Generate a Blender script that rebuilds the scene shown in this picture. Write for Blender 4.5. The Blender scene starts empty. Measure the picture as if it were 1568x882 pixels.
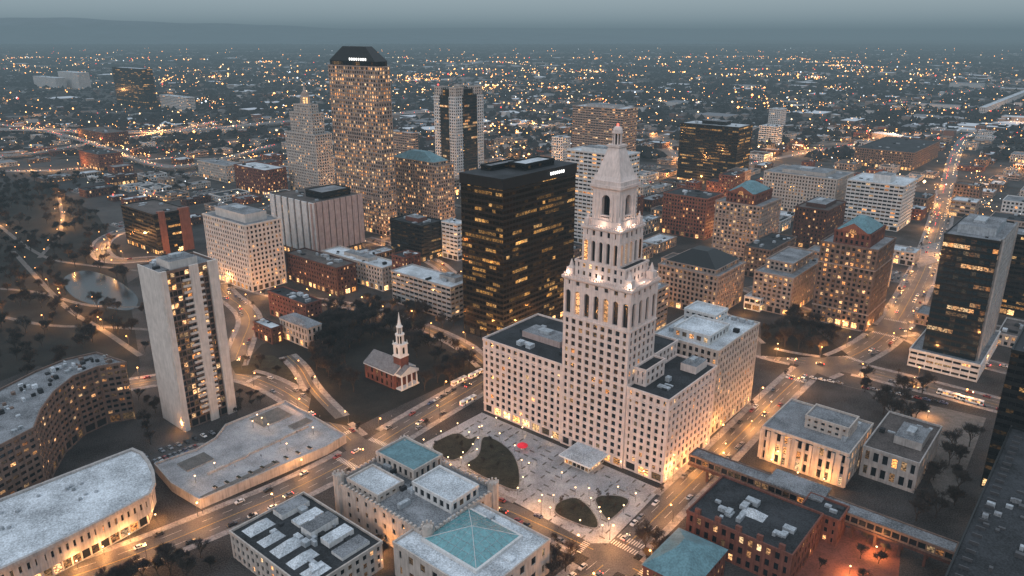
import bpy, math, random
import numpy as np
from mathutils import Vector
random.seed(7); rng=np.random.default_rng(7)
C=bpy.context; D=bpy.data; SC=C.scene
# ------------------------------------------------------------------ survey
H=205.0; F=1150.0; PIT=math.radians(18.9); CP=math.cos(PIT); SP=math.sin(PIT)
def ray(u,v):
    s=(441-v)/F
    return ((u-784)/F, CP+s*SP, -SP+s*CP)
def G(u,v,z=0.0):
    d=ray(u,v); t=(z-H)/d[2]; return (d[0]*t,d[1]*t)
def px(x,y,z=0.0):
    dep=y*CP+(H-z)*SP; up=y*SP-(H-z)*CP
    return (784+F*x/dep, 441-F*up/dep)
D1=(-.766,.643); D2=(.643,.766)
def solve_u(O,d,u,z):
    k=(u-784)/F
    A=k*(O[1]*CP+(H-z)*SP)-O[0]; B=d[0]-k*d[1]*CP
    return A/B
def rectpix(N,uL,uR,bv=None,h=None,ang=0):
    """footprint of a building from its surveyed near roof corner, side extents and base"""
    if h is None:
        lo,hi=2.0,190.0
        for _ in range(40):
            m=(lo+hi)/2; x,y=G(N[0],N[1],m)
            if px(x,y,0)[1]<bv: lo=m
            else: hi=m
        h=(lo+hi)/2
    O=G(N[0],N[1],h)
    c,s=math.cos(math.radians(ang)),math.sin(math.radians(ang))
    a=(D1[0]*c-D1[1]*s, D1[0]*s+D1[1]*c); b=(D2[0]*c-D2[1]*s, D2[0]*s+D2[1]*c)
    la=max(4,abs(solve_u(O,a,uL,h))); lb=max(4,abs(solve_u(O,b,uR,h)))
    return O,a,b,la,lb,h
def rect(O,a,b,a0,a1,b0,b1):
    f=lambda s,t:(O[0]+a[0]*s+b[0]*t, O[1]+a[1]*s+b[1]*t)
    return [f(a0,b0),f(a0,b1),f(a1,b1),f(a1,b0)]
def ccw(p):
    A=sum(p[i][0]*p[(i+1)%len(p)][1]-p[(i+1)%len(p)][0]*p[i][1] for i in range(len(p)))
    return p if A>0 else p[::-1]
def inpoly(x,y,p):
    r=False; j=len(p)-1
    for i in range(len(p)):
        if (p[i][1]>y)!=(p[j][1]>y) and x<(p[j][0]-p[i][0])*(y-p[i][1])/(p[j][1]-p[i][1])+p[i][0]: r=not r
        j=i
    return r
def offs(p,d):
    n=len(p); out=[]
    for i in range(n):
        p0,p1,p2=Vector(p[i-1]),Vector(p[i]),Vector(p[(i+1)%n])
        e1=(p1-p0).normalized(); e2=(p2-p1).normalized()
        n1=Vector((e1.y,-e1.x)); n2=Vector((e2.y,-e2.x)); m=(n1+n2)
        if m.length<1e-5: m=n1
        m.normalize(); k=d/max(.35,m.dot(n1)); q=p1+m*k; out.append((q.x,q.y))
    return out
# ------------------------------------------------------------------ materials
def newmat(name):
    m=D.materials.new(name); m.use_nodes=True; nt=m.node_tree; b=nt.nodes['Principled BSDF']; return m,nt,b
def mat(name,col,rough=.8,var=.18,scale=.25,metal=0,streak=True,spec=.3):
    m,nt,b=newmat(name); N=nt.nodes; Lk=nt.links
    g=N.new('ShaderNodeNewGeometry')
    n1=N.new('ShaderNodeTexNoise'); n1.inputs['Scale'].default_value=scale; n1.inputs['Detail'].default_value=4; n1.inputs['Roughness'].default_value=.6
    Lk.new(g.outputs['Position'],n1.inputs['Vector'])
    mp=N.new('ShaderNodeMapping'); mp.inputs['Scale'].default_value=(1.3,1.3,.12) if streak else (1.7,1.7,1.7)
    Lk.new(g.outputs['Position'],mp.inputs['Vector'])
    n2=N.new('ShaderNodeTexNoise'); n2.inputs['Scale'].default_value=1.0; n2.inputs['Detail'].default_value=2
    Lk.new(mp.outputs['Vector'],n2.inputs['Vector'])
    ad=N.new('ShaderNodeMath'); ad.operation='ADD'; Lk.new(n1.outputs['Fac'],ad.inputs[0]); Lk.new(n2.outputs['Fac'],ad.inputs[1])
    mr=N.new('ShaderNodeMapRange'); mr.inputs['From Min'].default_value=.75; mr.inputs['From Max'].default_value=1.25
    mr.inputs['To Min'].default_value=1-var*1.6; mr.inputs['To Max'].default_value=1+var
    Lk.new(ad.outputs[0],mr.inputs['Value'])
    vm=N.new('ShaderNodeVectorMath'); vm.operation='SCALE'; vm.inputs[0].default_value=col
    Lk.new(mr.outputs[0],vm.inputs['Scale']); Lk.new(vm.outputs['Vector'],b.inputs['Base Color'])
    b.inputs['Roughness'].default_value=rough; b.inputs['Metallic'].default_value=metal
    b.inputs['Specular IOR Level'].default_value=spec
    return m
def glassmat(name,col,K=1.5,rough=.12,metal=0.0,c0=(1,.36,.09),c1=(1,.66,.34)):
    m,nt,b=newmat(name); N=nt.nodes; Lk=nt.links
    b.inputs['Base Color'].default_value=(*col,1); b.inputs['Roughness'].default_value=rough; b.inputs['Metallic'].default_value=metal
    b.inputs['Specular IOR Level'].default_value=.6
    at=N.new('ShaderNodeAttribute'); at.attribute_name='lit'
    g=N.new('ShaderNodeNewGeometry'); mp=N.new('ShaderNodeMapping'); mp.inputs['Scale'].default_value=(.9,.9,1.6); Lk.new(g.outputs['Position'],mp.inputs['Vector'])
    n=N.new('ShaderNodeTexNoise'); n.inputs['Scale'].default_value=1; n.inputs['Detail'].default_value=2; Lk.new(mp.outputs[0],n.inputs['Vector'])
    mr=N.new('ShaderNodeMapRange'); mr.inputs['From Min'].default_value=.38; mr.inputs['From Max'].default_value=.62; mr.inputs['To Min'].default_value=.1; mr.inputs['To Max'].default_value=1.9
    Lk.new(n.outputs['Fac'],mr.inputs['Value'])
    mu=N.new('ShaderNodeMath'); mu.operation='MULTIPLY'; Lk.new(at.outputs['Fac'],mu.inputs[0]); Lk.new(mr.outputs[0],mu.inputs[1])
    m2=N.new('ShaderNodeMath'); m2.operation='MULTIPLY'; Lk.new(mu.outputs[0],m2.inputs[0]); m2.inputs[1].default_value=K
    h=N.new('ShaderNodeMath'); h.operation='MULTIPLY'; Lk.new(at.outputs['Fac'],h.inputs[0]); h.inputs[1].default_value=37.7
    fr=N.new('ShaderNodeMath'); fr.operation='FRACT'; Lk.new(h.outputs[0],fr.inputs[0])
    mx=N.new('ShaderNodeMix'); mx.data_type='RGBA'; Lk.new(fr.outputs[0],mx.inputs[0]); mx.inputs[6].default_value=(*c0,1); mx.inputs[7].default_value=(*c1,1)
    Lk.new(mx.outputs[2],b.inputs['Emission Color']); Lk.new(m2.outputs[0],b.inputs['Emission Strength'])
    m.cycles.emission_sampling='NONE'
    return m
def emis(name,col,k):
    m,nt,b=newmat(name); b.inputs['Base Color'].default_value=(.2,.2,.2,1)
    b.inputs['Emission Color'].default_value=(*col,1); b.inputs['Emission Strength'].default_value=k
    m.cycles.emission_sampling='NONE'; return m
M={}
M['stone']=mat('pink_limestone',(.64,.535,.495),.75,.12)
M['cream']=mat('cream_stone',(.44,.39,.355),.8,.16)
M['white']=mat('white_concrete',(.56,.56,.56),.75,.13)
M['concrete']=mat('concrete',(.36,.34,.33),.8,.18)
M['aptc']=mat('pale_concrete',(.55,.50,.465),.8,.12)
M['pinkc']=mat('pink_concrete',(.42,.32,.30),.8,.14)
M['tan']=mat('tan_stone',(.31,.24,.205),.8,.16)
M['brown']=mat('brown_stone',(.16,.11,.09),.8,.2)
M['brick']=mat('red_brick',(.16,.062,.046),.85,.22)
M['brickd']=mat('dark_brick',(.085,.042,.035),.85,.22)
M['redclad']=mat('orange_granite',(.22,.085,.058),.6,.15)
M['dark']=mat('dark_metal',(.008,.009,.010),.5,.2,metal=.0)
M['darkfr']=mat('dark_bronze_frame',(.012,.0095,.008),.45,.2)
M['trim']=mat('white_painted_wood',(.74,.73,.71),.6,.06)
M['roofw']=mat('white_membrane_roof',(.50,.54,.58),.8,.34,.07,streak=False)
M['roofg']=mat('grey_gravel_roof',(.19,.20,.215),.9,.4,.09,streak=False)
M['roofd']=mat('dark_tar_roof',(.028,.030,.034),.9,.45,.09,streak=False)
M['roofb']=mat('brown_roof',(.09,.075,.07),.9,.38,.09,streak=False)
M['teal']=mat('copper_green_roof',(.11,.21,.24),.6,.22,.2)
M['slate']=mat('slate_roof',(.19,.175,.175),.8,.2,.3)
M['hvac']=mat('galvanised_steel',(.34,.37,.40),.5,.25,.5,metal=.2)
M['asph']=mat('asphalt',(.070,.064,.062),.62,.4,.06,streak=False,spec=.5)
M['deck']=mat('concrete_carriageway',(.15,.15,.155),.75,.3,.05,streak=False)
M['walk']=mat('concrete_pavement',(.23,.215,.21),.85,.3,.3,streak=False)
M['path']=mat('park_path_gravel',(.13,.12,.112),.85,.25,.3,streak=False)
M['plaza']=mat('plaza_paving',(.32,.315,.325),.8,.26,.1,streak=False)
M['block']=mat('city_block_paving',(.048,.044,.043),.9,.6,.03,streak=False)
M['grass']=mat('winter_grass',(.016,.015,.0125),.95,.5,.05,streak=False)
M['lawn']=mat('plaza_lawn',(.03,.028,.018),.95,.4,.2,streak=False)
M['paint']=mat('road_marking_paint',(.5,.48,.45),.7,.3,.8,streak=False)
M['yellow']=mat('yellow_marking_paint',(.45,.3,.08),.7,.25,.8,streak=False)
M['bark']=mat('bark',(.05,.04,.035),.95,.3,1)
M['wood']=mat('bare_woodland',(.020,.019,.020),.95,.5,.02,streak=False)
M['water']=mat('pond_water',(.008,.012,.016),.2,.1,.1,spec=.35)
M['tanfield']=mat('dry_field',(.17,.14,.12),.95,.3,.03,streak=False)
M['steel']=mat('lamp_post_steel',(.06,.06,.065),.5,.1)
M['hill']=mat('haze_tinted_hill',(.10,.14,.17),.95,.2,.002,streak=False)  # blue-grey of distance haze is put into the hill colour
M['rubber']=mat('rubber',(.02,.02,.02),.9,.1)
M['win']=glassmat('window_glass',(.010,.014,.018))
M['winblk']=glassmat('black_curtain_glass',(.005,.005,.006),K=.9,rough=.1,c0=(1,.42,.1),c1=(1,.6,.24))
M['wingold']=glassmat('gold_mirror_glass',(.045,.032,.018),K=.7,rough=.08,metal=.8,c0=(1,.45,.1),c1=(1,.56,.2))
M['winblue']=glassmat('blue_curtain_glass',(.012,.022,.028),K=1.0,rough=.1)
M['shop']=glassmat('shopfront_glass',(.03,.03,.03),K=2.6,c0=(1,.4,.1),c1=(1,.62,.28))
M['skyl']=mat('skylight_glass',(.10,.27,.30),.15,.2,.4,spec=.8)
M['eo']=emis('sodium_lamp',(1,.40,.10),8); M['ew']=emis('warm_lamp',(1,.66,.34),6); M['er']=emis('red_lamp',(1,.06,.03),5)
M['ec']=emis('cool_lamp',(.85,.93,1),3); M['sign']=emis('sign_letters',(1,.98,.94),3)
M['umb']=mat('red_canvas',(.85,.03,.06),.6,.08)
# ------------------------------------------------------------------ mesh builder
class MB:
    def __init__(s): s.v=[];s.f=[];s.m=[];s.l=[];s.ms=[]
    def mi(s,k):
        if k not in s.ms: s.ms.append(k)
        return s.ms.index(k)
    def face(s,ps,k,lit=0.0):
        n=len(s.v); s.v.extend(ps); s.f.append(tuple(range(n,n+len(ps)))); s.m.append(s.mi(k)); s.l.append(lit)
    def prismoid(s,b,t,z0,z1,k,top=True,kt=None,bot=False):
        n=len(b)
        for i in range(n):
            j=(i+1)%n; s.face([(*b[i],z0),(*b[j],z0),(*t[j],z1),(*t[i],z1)],k)
        if top: s.face([(*p,z1) for p in t],kt or k)
        if bot: s.face([(*p,z0) for p in b][::-1],k)
    def box(s,c,d,w,l,z0,z1,k,kt=None,bot=False):
        p=(-d[1],d[0])
        r=[(c[0]+d[0]*sx*l/2+p[0]*sy*w/2, c[1]+d[1]*sx*l/2+p[1]*sy*w/2) for sx,sy in((-1,-1),(1,-1),(1,1),(-1,1))]
        s.prismoid(r,r,z0,z1,k,True,kt,bot)
    def ring(s,c,r0,r1,z0,z1,k,n=10,top=True,ph=0):
        f=lambda r:[(c[0]+r*math.cos(2*math.pi*i/n+ph),c[1]+r*math.sin(2*math.pi*i/n+ph)) for i in range(n)]
        s.prismoid(f(r0),f(r1),z0,z1,k,top)
    def tube(s,p,q,r0,r1,k,n=4):
        p=Vector(p);q=Vector(q); d=(q-p).normalized(); x=d.orthogonal().normalized(); y=d.cross(x)
        A=[];B=[]
        for i in range(n):
            a=2*math.pi*i/n; o=x*math.cos(a)+y*math.sin(a); A.append(tuple(p+o*r0)); B.append(tuple(q+o*r1))
        for i in range(n): j=(i+1)%n; s.face([A[i],A[j],B[j],B[i]],k)
    def mesh(s,name):
        me=D.meshes.new(name); me.from_pydata(s.v,[],s.f)
        for k in s.ms: me.materials.append(M[k])
        me.polygons.foreach_set('material_index',s.m)
        a=me.attributes.new('lit','FLOAT','FACE'); a.data.foreach_set('value',s.l)
        me.update(); return me
    def obj(s,name):
        o=D.objects.new(name,s.mesh(name)); C.collection.objects.link(o); return o
def facade(mb,P0,P1,z0,z1,fh,bay,pw,sh,dep,kw,kg,lit,row=.5,ks=None):
    ex,ey=P1[0]-P0[0],P1[1]-P0[1]; W=math.hypot(ex,ey)
    if W<.5: return
    ex/=W;ey/=W; nx,ny=ey,-ex
    nb=max(1,round(W/bay)); nf=max(1,round((z1-z0)/fh)); cw=W/nb; ch=(z1-z0)/nf
    def q(u,z,o): return (P0[0]+ex*u-nx*o, P0[1]+ey*u-ny*o, z)
    for j in range(nf):
        rf=random.random(); rf=(1-row)+row*(3.6*rf**3)
        run=0
        for i in range(nb):
            if run>0: run-=1; L=lv*random.uniform(.6,1.2)
            elif random.random()<lit*rf:
                lv=.12+1.0*random.random()**1.8; L=lv
                if row>.6: run=random.randint(0,4)
            else: L=0.0 if random.random()<.8 else random.uniform(.01,.05)
            mb.face([q(i*cw,z0+j*ch,dep),q((i+1)*cw,z0+j*ch,dep),q((i+1)*cw,z0+(j+1)*ch,dep),q(i*cw,z0+(j+1)*ch,dep)],kg,L)
    ks=ks or kw
    if pw>0:
        for i in range(nb+1):
            c=i*cw; a=max(0,c-pw/2); b=min(W,c+pw/2)
            if i==0: b=max(b,pw*.8)
            if i==nb: a=min(a,W-pw*.8)
            mb.face([q(a,z0,0),q(b,z0,0),q(b,z1,0),q(a,z1,0)],kw)
            if i>0: mb.face([q(a,z0,0),q(a,z0,dep),q(a,z1,dep),q(a,z1,0)],kw)
            if i<nb: mb.face([q(b,z0,0),q(b,z0,dep),q(b,z1,dep),q(b,z1,0)],kw)
    if sh>0:
        o=min(.07,dep*.4)
        for j in range(nf+1):
            zb=z0+j*ch; zt=min(z1,zb+sh*.6); zb=max(z0,zb-sh*.4)
            mb.face([q(0,zb,o),q(W,zb,o),q(W,zt,o),q(0,zt,o)],ks)
            mb.face([q(0,zt,o),q(W,zt,o),q(W,zt,dep),q(0,zt,dep)],ks)
            mb.face([q(0,zb,o),q(W,zb,o),q(W,zb,dep),q(0,zb,dep)],ks)
def archband(mb,P0,P1,z0,z1,nb,ow,kw,kg,lit,dep=.8,top=1.2,bot=.8):
    ex,ey=P1[0]-P0[0],P1[1]-P0[1]; W=math.hypot(ex,ey); ex/=W;ey/=W;nx,ny=ey,-ex; cw=W/nb
    def q(u,z,o): return (P0[0]+ex*u-nx*o, P0[1]+ey*u-ny*o, z)
    r=ow/2; zs=z1-top-r; K=8
    for i in range(nb):
        c=(i+.5)*cw; a=c-r;b=c+r; l=i*cw; R=l+cw
        L=random.uniform(.3,.9) if random.random()<lit else 0
        mb.face([q(l,z0,dep),q(R,z0,dep),q(R,z1,dep),q(l,z1,dep)],kg,L)
        mb.face([q(l,z0,0),q(a,z0,0),q(a,z1,0),q(l,z1,0)],kw); mb.face([q(b,z0,0),q(R,z0,0),q(R,z1,0),q(b,z1,0)],kw)
        mb.face([q(a,z0,0),q(b,z0,0),q(b,z0+bot,0),q(a,z0+bot,0)],kw); mb.face([q(a,z0+bot,0),q(b,z0+bot,0),q(b,z0+bot,dep),q(a,z0+bot,dep)],kw)
        pts=[(a,z0+bot)]+[(c-r*math.cos(math.pi*t/K),zs+r*math.sin(math.pi*t/K)) for t in range(K+1)]+[(b,z0+bot)]
        for (u1,y1),(u2,y2) in zip(pts,pts[1:]):
            mb.face([q(u1,y1,0),q(u2,y2,0),q(u2,y2,dep),q(u1,y1,dep)],kw)
            if abs(u1-u2)>1e-4: mb.face([q(u1,y1,0),q(u2,y2,0),q(u2,z1,0),q(u1,z1,0)],kw)
ST={
 'stone':(4.0,4.2,2.0,1.7,.45,'stone','win',.25,.2,'roofd'),
 'cream':(3.8,3.6,1.8,1.7,.4,'cream','win',.2,.2,'roofg'),
 'white':(3.8,4.2,1.6,1.9,.4,'white','win',.2,.4,'roofw'),
 'band':(3.8,5,.5,2.1,.6,'tan','win',.3,.6,'roofw'),
 'bandw':(3.9,5,.6,2.0,.6,'white','win',.3,.6,'roofw'),
 'brick':(3.8,3.6,1.9,1.9,.35,'brick','win',.26,.3,'roofd'),
 'brickd':(3.8,3.6,1.9,1.9,.35,'brickd','win',.22,.3,'roofb'),
 'tan':(3.8,3.6,1.5,1.5,.45,'tan','win',.36,.2,'roofg'),
 'brown':(3.8,3.4,1.5,1.6,.4,'brown','win',.28,.3,'roofd'),
 'grid':(3.9,3.5,1.15,1.4,.7,'tan','win',.6,.3,'roofd'),
 'blk':(3.9,3.0,.16,1.9,.14,'dark','winblk',.11,.9,'roofd'),
 'gold':(3.9,3.2,.2,1.7,.14,'darkfr','wingold',.2,.9,'roofd'),
 'blue':(3.9,3.0,.2,1.4,.15,'dark','winblue',.15,.85,'roofg'),
 'conc':(3.6,4.0,1.8,1.6,.5,'concrete','win',.3,.2,'roofg'),
}
FOOT=[]
def block(mb,p,z0,z1,st,gf=True,para=1.0,lit=None,roof=None,over=.25,**kw):
    fh,bay,pw,sh,dep,wl,gl,li,row,rf=ST[st]
    wl=kw.get('wall',wl); fh=kw.get('fh',fh);bay=kw.get('bay',bay);pw=kw.get('pw',pw);sh=kw.get('sh',sh)
    if lit is not None: li=lit
    p=ccw(p); zb=z0
    if gf and z1-z0>9:
        zb=z0+5
        for i in range(len(p)): facade(mb,p[i],p[(i+1)%len(p)],z0,zb,5,bay*1.6,min(pw+.3,1.8),1.0,.6,wl,'shop',.5,.2)
    for i in range(len(p)): facade(mb,p[i],p[(i+1)%len(p)],zb,z1,fh,bay,pw,sh,dep,wl,gl,li,row)
    mb.face([(*q,z1+.02) for q in p],roof or rf)
    if para>0:
        o=offs(p,over); i_=offs(p,-.35); n=len(p)
        for a in range(n):
            b=(a+1)%n
            mb.face([(*o[a],z1-.5),(*o[b],z1-.5),(*o[b],z1+para),(*o[a],z1+para)],wl)
            mb.face([(*o[a],z1+para),(*o[b],z1+para),(*i_[b],z1+para),(*i_[a],z1+para)],wl)
            mb.face([(*i_[a],z1),(*i_[b],z1),(*i_[b],z1+para),(*i_[a],z1+para)],wl)
            mb.face([(*o[a],z1-.5),(*o[b],z1-.5),(*p[b],z1-.5),(*p[a],z1-.5)],wl)
def units(mb,O,a,b,la,lb,z,n=6,pent=None,k='hvac'):
    if pent:
        fa0,fa1,fb0,fb1,hh,km=pent
        r=ccw(rect(O,a,b,la*fa0,la*fa1,lb*fb0,lb*fb1)); mb.prismoid(r,r,z,z+hh,km,True,'roofg')
        r2=ccw(rect(O,a,b,la*(fa0*.6+fa1*.4),la*(fa0*.3+fa1*.7),lb*(fb0*.7+fb1*.3),lb*(fb0*.3+fb1*.7))); mb.prismoid(r2,r2,z+hh,z+hh+1.6,k)
    for _ in range(n):
        s,t=random.uniform(.1,.9),random.uniform(.12,.88)
        if pent and pent[0]-.05<s<pent[1]+.05 and pent[2]-.05<t<pent[3]+.05: continue
        w=min(random.uniform(.8,3.5),la*.2);l=min(random.uniform(1.2,6),lb*.3)
        c=(O[0]+a[0]*la*s+b[0]*lb*t,O[1]+a[1]*la*s+b[1]*lb*t)
        mb.box(c,random.choice([a,b]),w,l,z,z+random.uniform(.5,2.4),random.choice([k,'hvac','roofd','roofw']))
def hip(mb,p,z,h,k,r=.35,over=.6):
    p=ccw(p); o=offs(p,over); cx=sum(q[0] for q in p)/4; cy=sum(q[1] for q in p)/4
    t=[(cx+(q[0]-cx)*r,cy+(q[1]-cy)*r) for q in o]; mb.prismoid(o,t,z,z+h,k)
def bld(name,N,uL,uR,bv=None,h=None,st='cream',ang=0,pent=None,nu=8,fn=None,**kw):
    O,a,b,la,lb,h=rectpix(N,uL,uR,bv,h,ang)
    lb=kw.pop('lb',lb); la=kw.pop('la',la)
    mb=MB(); p=rect(O,a,b,0,la,0,lb); FOOT.append((p,h))
    block(mb,p,0,h,st,**kw)
    units(mb,O,a,b,la,lb,h+.02,nu,pent)
    if fn: fn(mb,O,a,b,la,lb,h)
    return mb.obj(name)
def sub(mb,O,a,b,a0,a1,b0,b1,z0,z1,st,**kw): block(mb,rect(O,a,b,a0,a1,b0,b1),z0,z1,st,gf=False,**kw)
def band(mb,p,z,hh,k,d=.3):
    o=offs(ccw(p),d); mb.prismoid(o,o,z,z+hh,k,True,bot=True)
# ------------------------------------------------------------------ landmark tower
O=G(1015,742); a,b=D1,D2
mb=MB()
LA,LB=115,49
FOOT.append((rect(O,a,b,0,LA,0,LB),44))
stt=dict(lit=.10,fh=4.0,bay=4.05,pw=1.95,sh=1.5)
def ringband(p,z,hh,d=.3):
    p=ccw(p); o=offs(p,d); n=len(p)
    for i in range(n):
        j=(i+1)%n
        mb.face([(*o[i],z),(*o[j],z),(*o[j],z+hh),(*o[i],z+hh)],'stone')
        mb.face([(*o[i],z+hh),(*o[j],z+hh),(*p[j],z+hh),(*p[i],z+hh)],'stone'); mb.face([(*o[i],z),(*o[j],z),(*p[j],z),(*p[i],z)],'stone')
def lowblk(a0,a1,b0,b1,z,**k):
    p=ccw(rect(O,a,b,a0,a1,b0,b1))
    block(mb,p,0,z,'stone',gf=True,**{**stt,**k}); ringband(p,5,.6,.22); ringband(p,38.9,.5,.25)
lowblk(0,22.4,0,LB,44); lowblk(60.6,LA,0,LB,44)
p=ccw(rect(O,a,b,22.5,60.5,26,LB)); block(mb,p,0,52,'stone',gf=False,**stt)
p=ccw(rect(O,a,b,16,22.3,6,24)); block(mb,p,44.1,52,'stone',gf=False,**stt)
s=ccw(rect(O,a,b,22.5,60.5,-.6,24)); 
block(mb,s,0,72,'stone',gf=True,para=0,**stt); ringband(s,5,.6,.2)
o=offs(s,.35); mb.prismoid(o,o,72,72.8,'stone',bot=True)
for i in range(4):
    P0,P1=s[i],s[(i+1)%4]; W=math.dist(P0,P1)
    archband(mb,P0,P1,72.8,88,7 if W>30 else 4,2.9,'stone','win',.08,1.1,2.0,1.2)
    facade(mb,P0,P1,88,92,4,5.4,3.4,1.6,.5,'stone','win',.1)
o=offs(s,.9); mb.prismoid(s,o,91,92,'stone',top=False); mb.prismoid(o,o,92,93.2,'stone')
for q in offs(s,-2.6):
    mb.box(q,a,3.6,3.6,93.2,97,'stone'); mb.ring(q,1.5,1.0,97,98.2,'stone',8); mb.ring(q,1.1,.2,98.2,101,'stone',8)
for i in range(4):
    P0,P1=offs(s,.5)[i],offs(s,.5)[(i+1)%4]; n=int(math.dist(P0,P1)/1.3)
    for t in range(1,n): c=(P0[0]+(P1[0]-P0[0])*t/n,P0[1]+(P1[1]-P0[1])*t/n); mb.box(c,a,.4,.4,93.2,94.4,'stone')
def ctr(w1,w2=None,ca=41.5,cb=11.8): 
    w2=w2 or w1; return ccw(rect(O,a,b,ca-w1/2,ca+w1/2,cb-w2/2,cb+w2/2))
s1=ctr(28,21); block(mb,s1,93.2,101,'stone',gf=False,para=.6,lit=.1,fh=3.9,bay=3.4,pw=2,sh=1.8)
s2=ctr(20.5)
for i in range(4):
    P0,P1=s2[i],s2[(i+1)%4]
    archband(mb,P0,P1,101,113.5,5,2.0,'stone','win',.5,1.1,1.4,1.0)
    facade(mb,P0,P1,113.5,118,4.5,4.1,2.7,2.0,.5,'stone','win',.1)
    for t in (0.03,.2,.4,.6,.8,.97):
        c=(P0[0]+(P1[0]-P0[0])*t,P0[1]+(P1[1]-P0[1])*t); mb.ring(c,.5,.42,101.3,113,'stone',8)
o=offs(s2,.8); mb.prismoid(s2,o,117.3,118,'stone',top=False); mb.prismoid(o,o,118,119,'stone')
for q in offs(s2,-1.6): mb.box(q,a,2.4,2.4,119,122.5,'stone'); mb.ring(q,.8,.15,122.5,125,'stone',8)
for i in range(4):
    P0,P1=offs(s2,.3)[i],offs(s2,.3)[(i+1)%4]; n=14
    for t in range(1,n): c=(P0[0]+(P1[0]-P0[0])*t/n,P0[1]+(P1[1]-P0[1])*t/n); mb.box(c,a,.3,.3,119,120.2,'stone')
s3=ctr(16.2); mb.prismoid(s3,s3,119,121.8,'stone')
s3=ctr(14.8)
for i in range(4):
    P0,P1=s3[i],s3[(i+1)%4]
    archband(mb,P0,P1,121.8,136.5,1,4.4,'stone','win',0,2.2,2.6,1.4)
    for t in (.1,.24,.76,.9):
        c=(P0[0]+(P1[0]-P0[0])*t,P0[1]+(P1[1]-P0[1])*t); mb.ring(c,.55,.45,122,134.6,'stone',8)
    c=((P0[0]+P1[0])/2,(P0[1]+P1[1])/2); d=((P1[0]-P0[0])/14.8,(P1[1]-P0[1])/14.8)
    mb.box(c,d,1.6,5,124,124.5,'stone')
o=offs(s3,1.1); mb.prismoid(s3,o,136.2,137.2,'stone',top=False); mb.prismoid(o,o,137.2,138.4,'stone')
o=offs(s3,.5); mb.prismoid(o,o,138.4,140.4,'stone')
t=ctr(5.6); mb.prismoid(ctr(14.6),ctr(12.9),140.4,142.2,'stone'); mb.prismoid(ctr(12.9),t,142.2,155.2,'stone')
for q in ctr(13.6): mb.ring(q,.7,.1,140.4,143.4,'stone',6)
cc=(sum(q[0] for q in t)/4,sum(q[1] for q in t)/4)
o=ctr(6.8); mb.prismoid(o,o,155.2,156.2,'stone')
mb.ring(cc,1.1,1.1,156.2,162,'win',8)
for i in range(8):
    an=i*math.pi/4; mb.ring((cc[0]+1.9*math.cos(an),cc[1]+1.9*math.sin(an)),.34,.3,156.2,161.2,'stone',6)
mb.ring(cc,2.5,2.5,161.2,161.9,'stone',12)
zz=161.9; rr=2.2
for k in range(1,6):
    r2=2.2*math.cos(k*math.pi/10)+.15; z2=161.9+2.6*math.sin(k*math.pi/10); mb.ring(cc,rr,r2,zz,z2,'stone',12); rr,zz=r2,z2
mb.ring(cc,.45,.35,zz,zz+1,'er',8); mb.ring(cc,.12,.03,zz+1,zz+4,'steel',6)
units(mb,(O[0]+a[0]*62,O[1]+a[1]*62),a,b,52,49,44.02,14,(.25,.75,.35,.6,3.5,'pinkc'))
units(mb,O,a,b,14,49,44.02,5,(.3,.9,.7,.95,4,'stone'))
mb.obj('stone_office_tower_with_cupola')
Ltrav=O
# ------------------------------------------------------------------ other buildings
def f_annex(mb,O,a,b,la,lb,h):
    sub(mb,O,a,b,la*.2,la*.75,lb*.1,lb*.55,h,h+4.5,'white',roof='roofw',lit=.3)
    sub(mb,O,a,b,la*.45,la*.95,lb*.6,lb*.9,h,h+6,'white',roof='roofw',lit=.3)
    for i in range(6): mb.box((O[0]+a[0]*la*(.1+.13*i)+b[0]*lb*.93,O[1]+a[1]*la*(.1+.13*i)+b[1]*lb*.93),a,2,3,h,h+2,'hvac')
bld('stone_office_annex',(1100,540),1000,1163,668,st='cream',roof='roofw',fn=f_annex,lit=.14,fh=4.1,bay=3.4,pw=1.6,sh=1.5,nu=14)
def f_bush(mb,O,a,b,la,lb,h):
    def wall(t0,t1,d=1.0):
        w=ccw(rect(O,a,b,-d,.02,lb*t0,lb*t1)); mb.prismoid(w,w,0,h+1.5,'aptc')
    wall(-.01,.09,1.4); wall(.5,.66); wall(.84,1.01,1.4)
    for j in range(2,int(h/3.3)):
        for t0,t1 in ((.36,.5),(.66,.72)):
            w=ccw(rect(O,a,b,-1.1,.03,lb*t0,lb*t1)); mb.prismoid(w,w,j*3.3,j*3.3+1.0,'aptc',bot=True)
    w=ccw(rect(O,a,b,0,la,-.5,0)); mb.prismoid(w,w,0,h+1.2,'aptc')
    w=ccw(rect(O,a,b,0,la,lb,lb+.5)); mb.prismoid(w,w,0,h+1.2,'aptc')
bld('apartment_tower',(245,421),212,330,660,st='brown',wall='brown',roof='roofg',pent=(.2,.8,.25,.75,4,'aptc'),fn=f_bush,fh=3.3,bay=2.6,lit=.38,nu=12,pw=.35,sh=.8)
def f_city(mb,O,a,b,la,lb,h):
    p=ccw(rect(O,a,b,la*.04,la*.96,lb*.04,lb*.96)); block(mb,p,h,h+5,'blk',gf=False,para=0,lit=.02)
    hip(mb,p,h+5,14,'dark',.5,.5)
    for i in range(8): mb.box((O[0]+a[0]*la*(.22+.045*i)+b[0]*lb*.02,O[1]+a[1]*la*(.22+.045*i)+b[1]*lb*.02),a,.4,1.5,h+5.6,h+8,'sign')
    for z in (h*.22,h*.5,h*.8):
        band(mb,rect(O,a,b,0,la,0,lb),z,1.2,'tan',.3)
bld('tall_granite_office_tower',(577,103),502,597,362,st='grid',fn=f_city,lit=.6,nu=0,para=.6)
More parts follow.
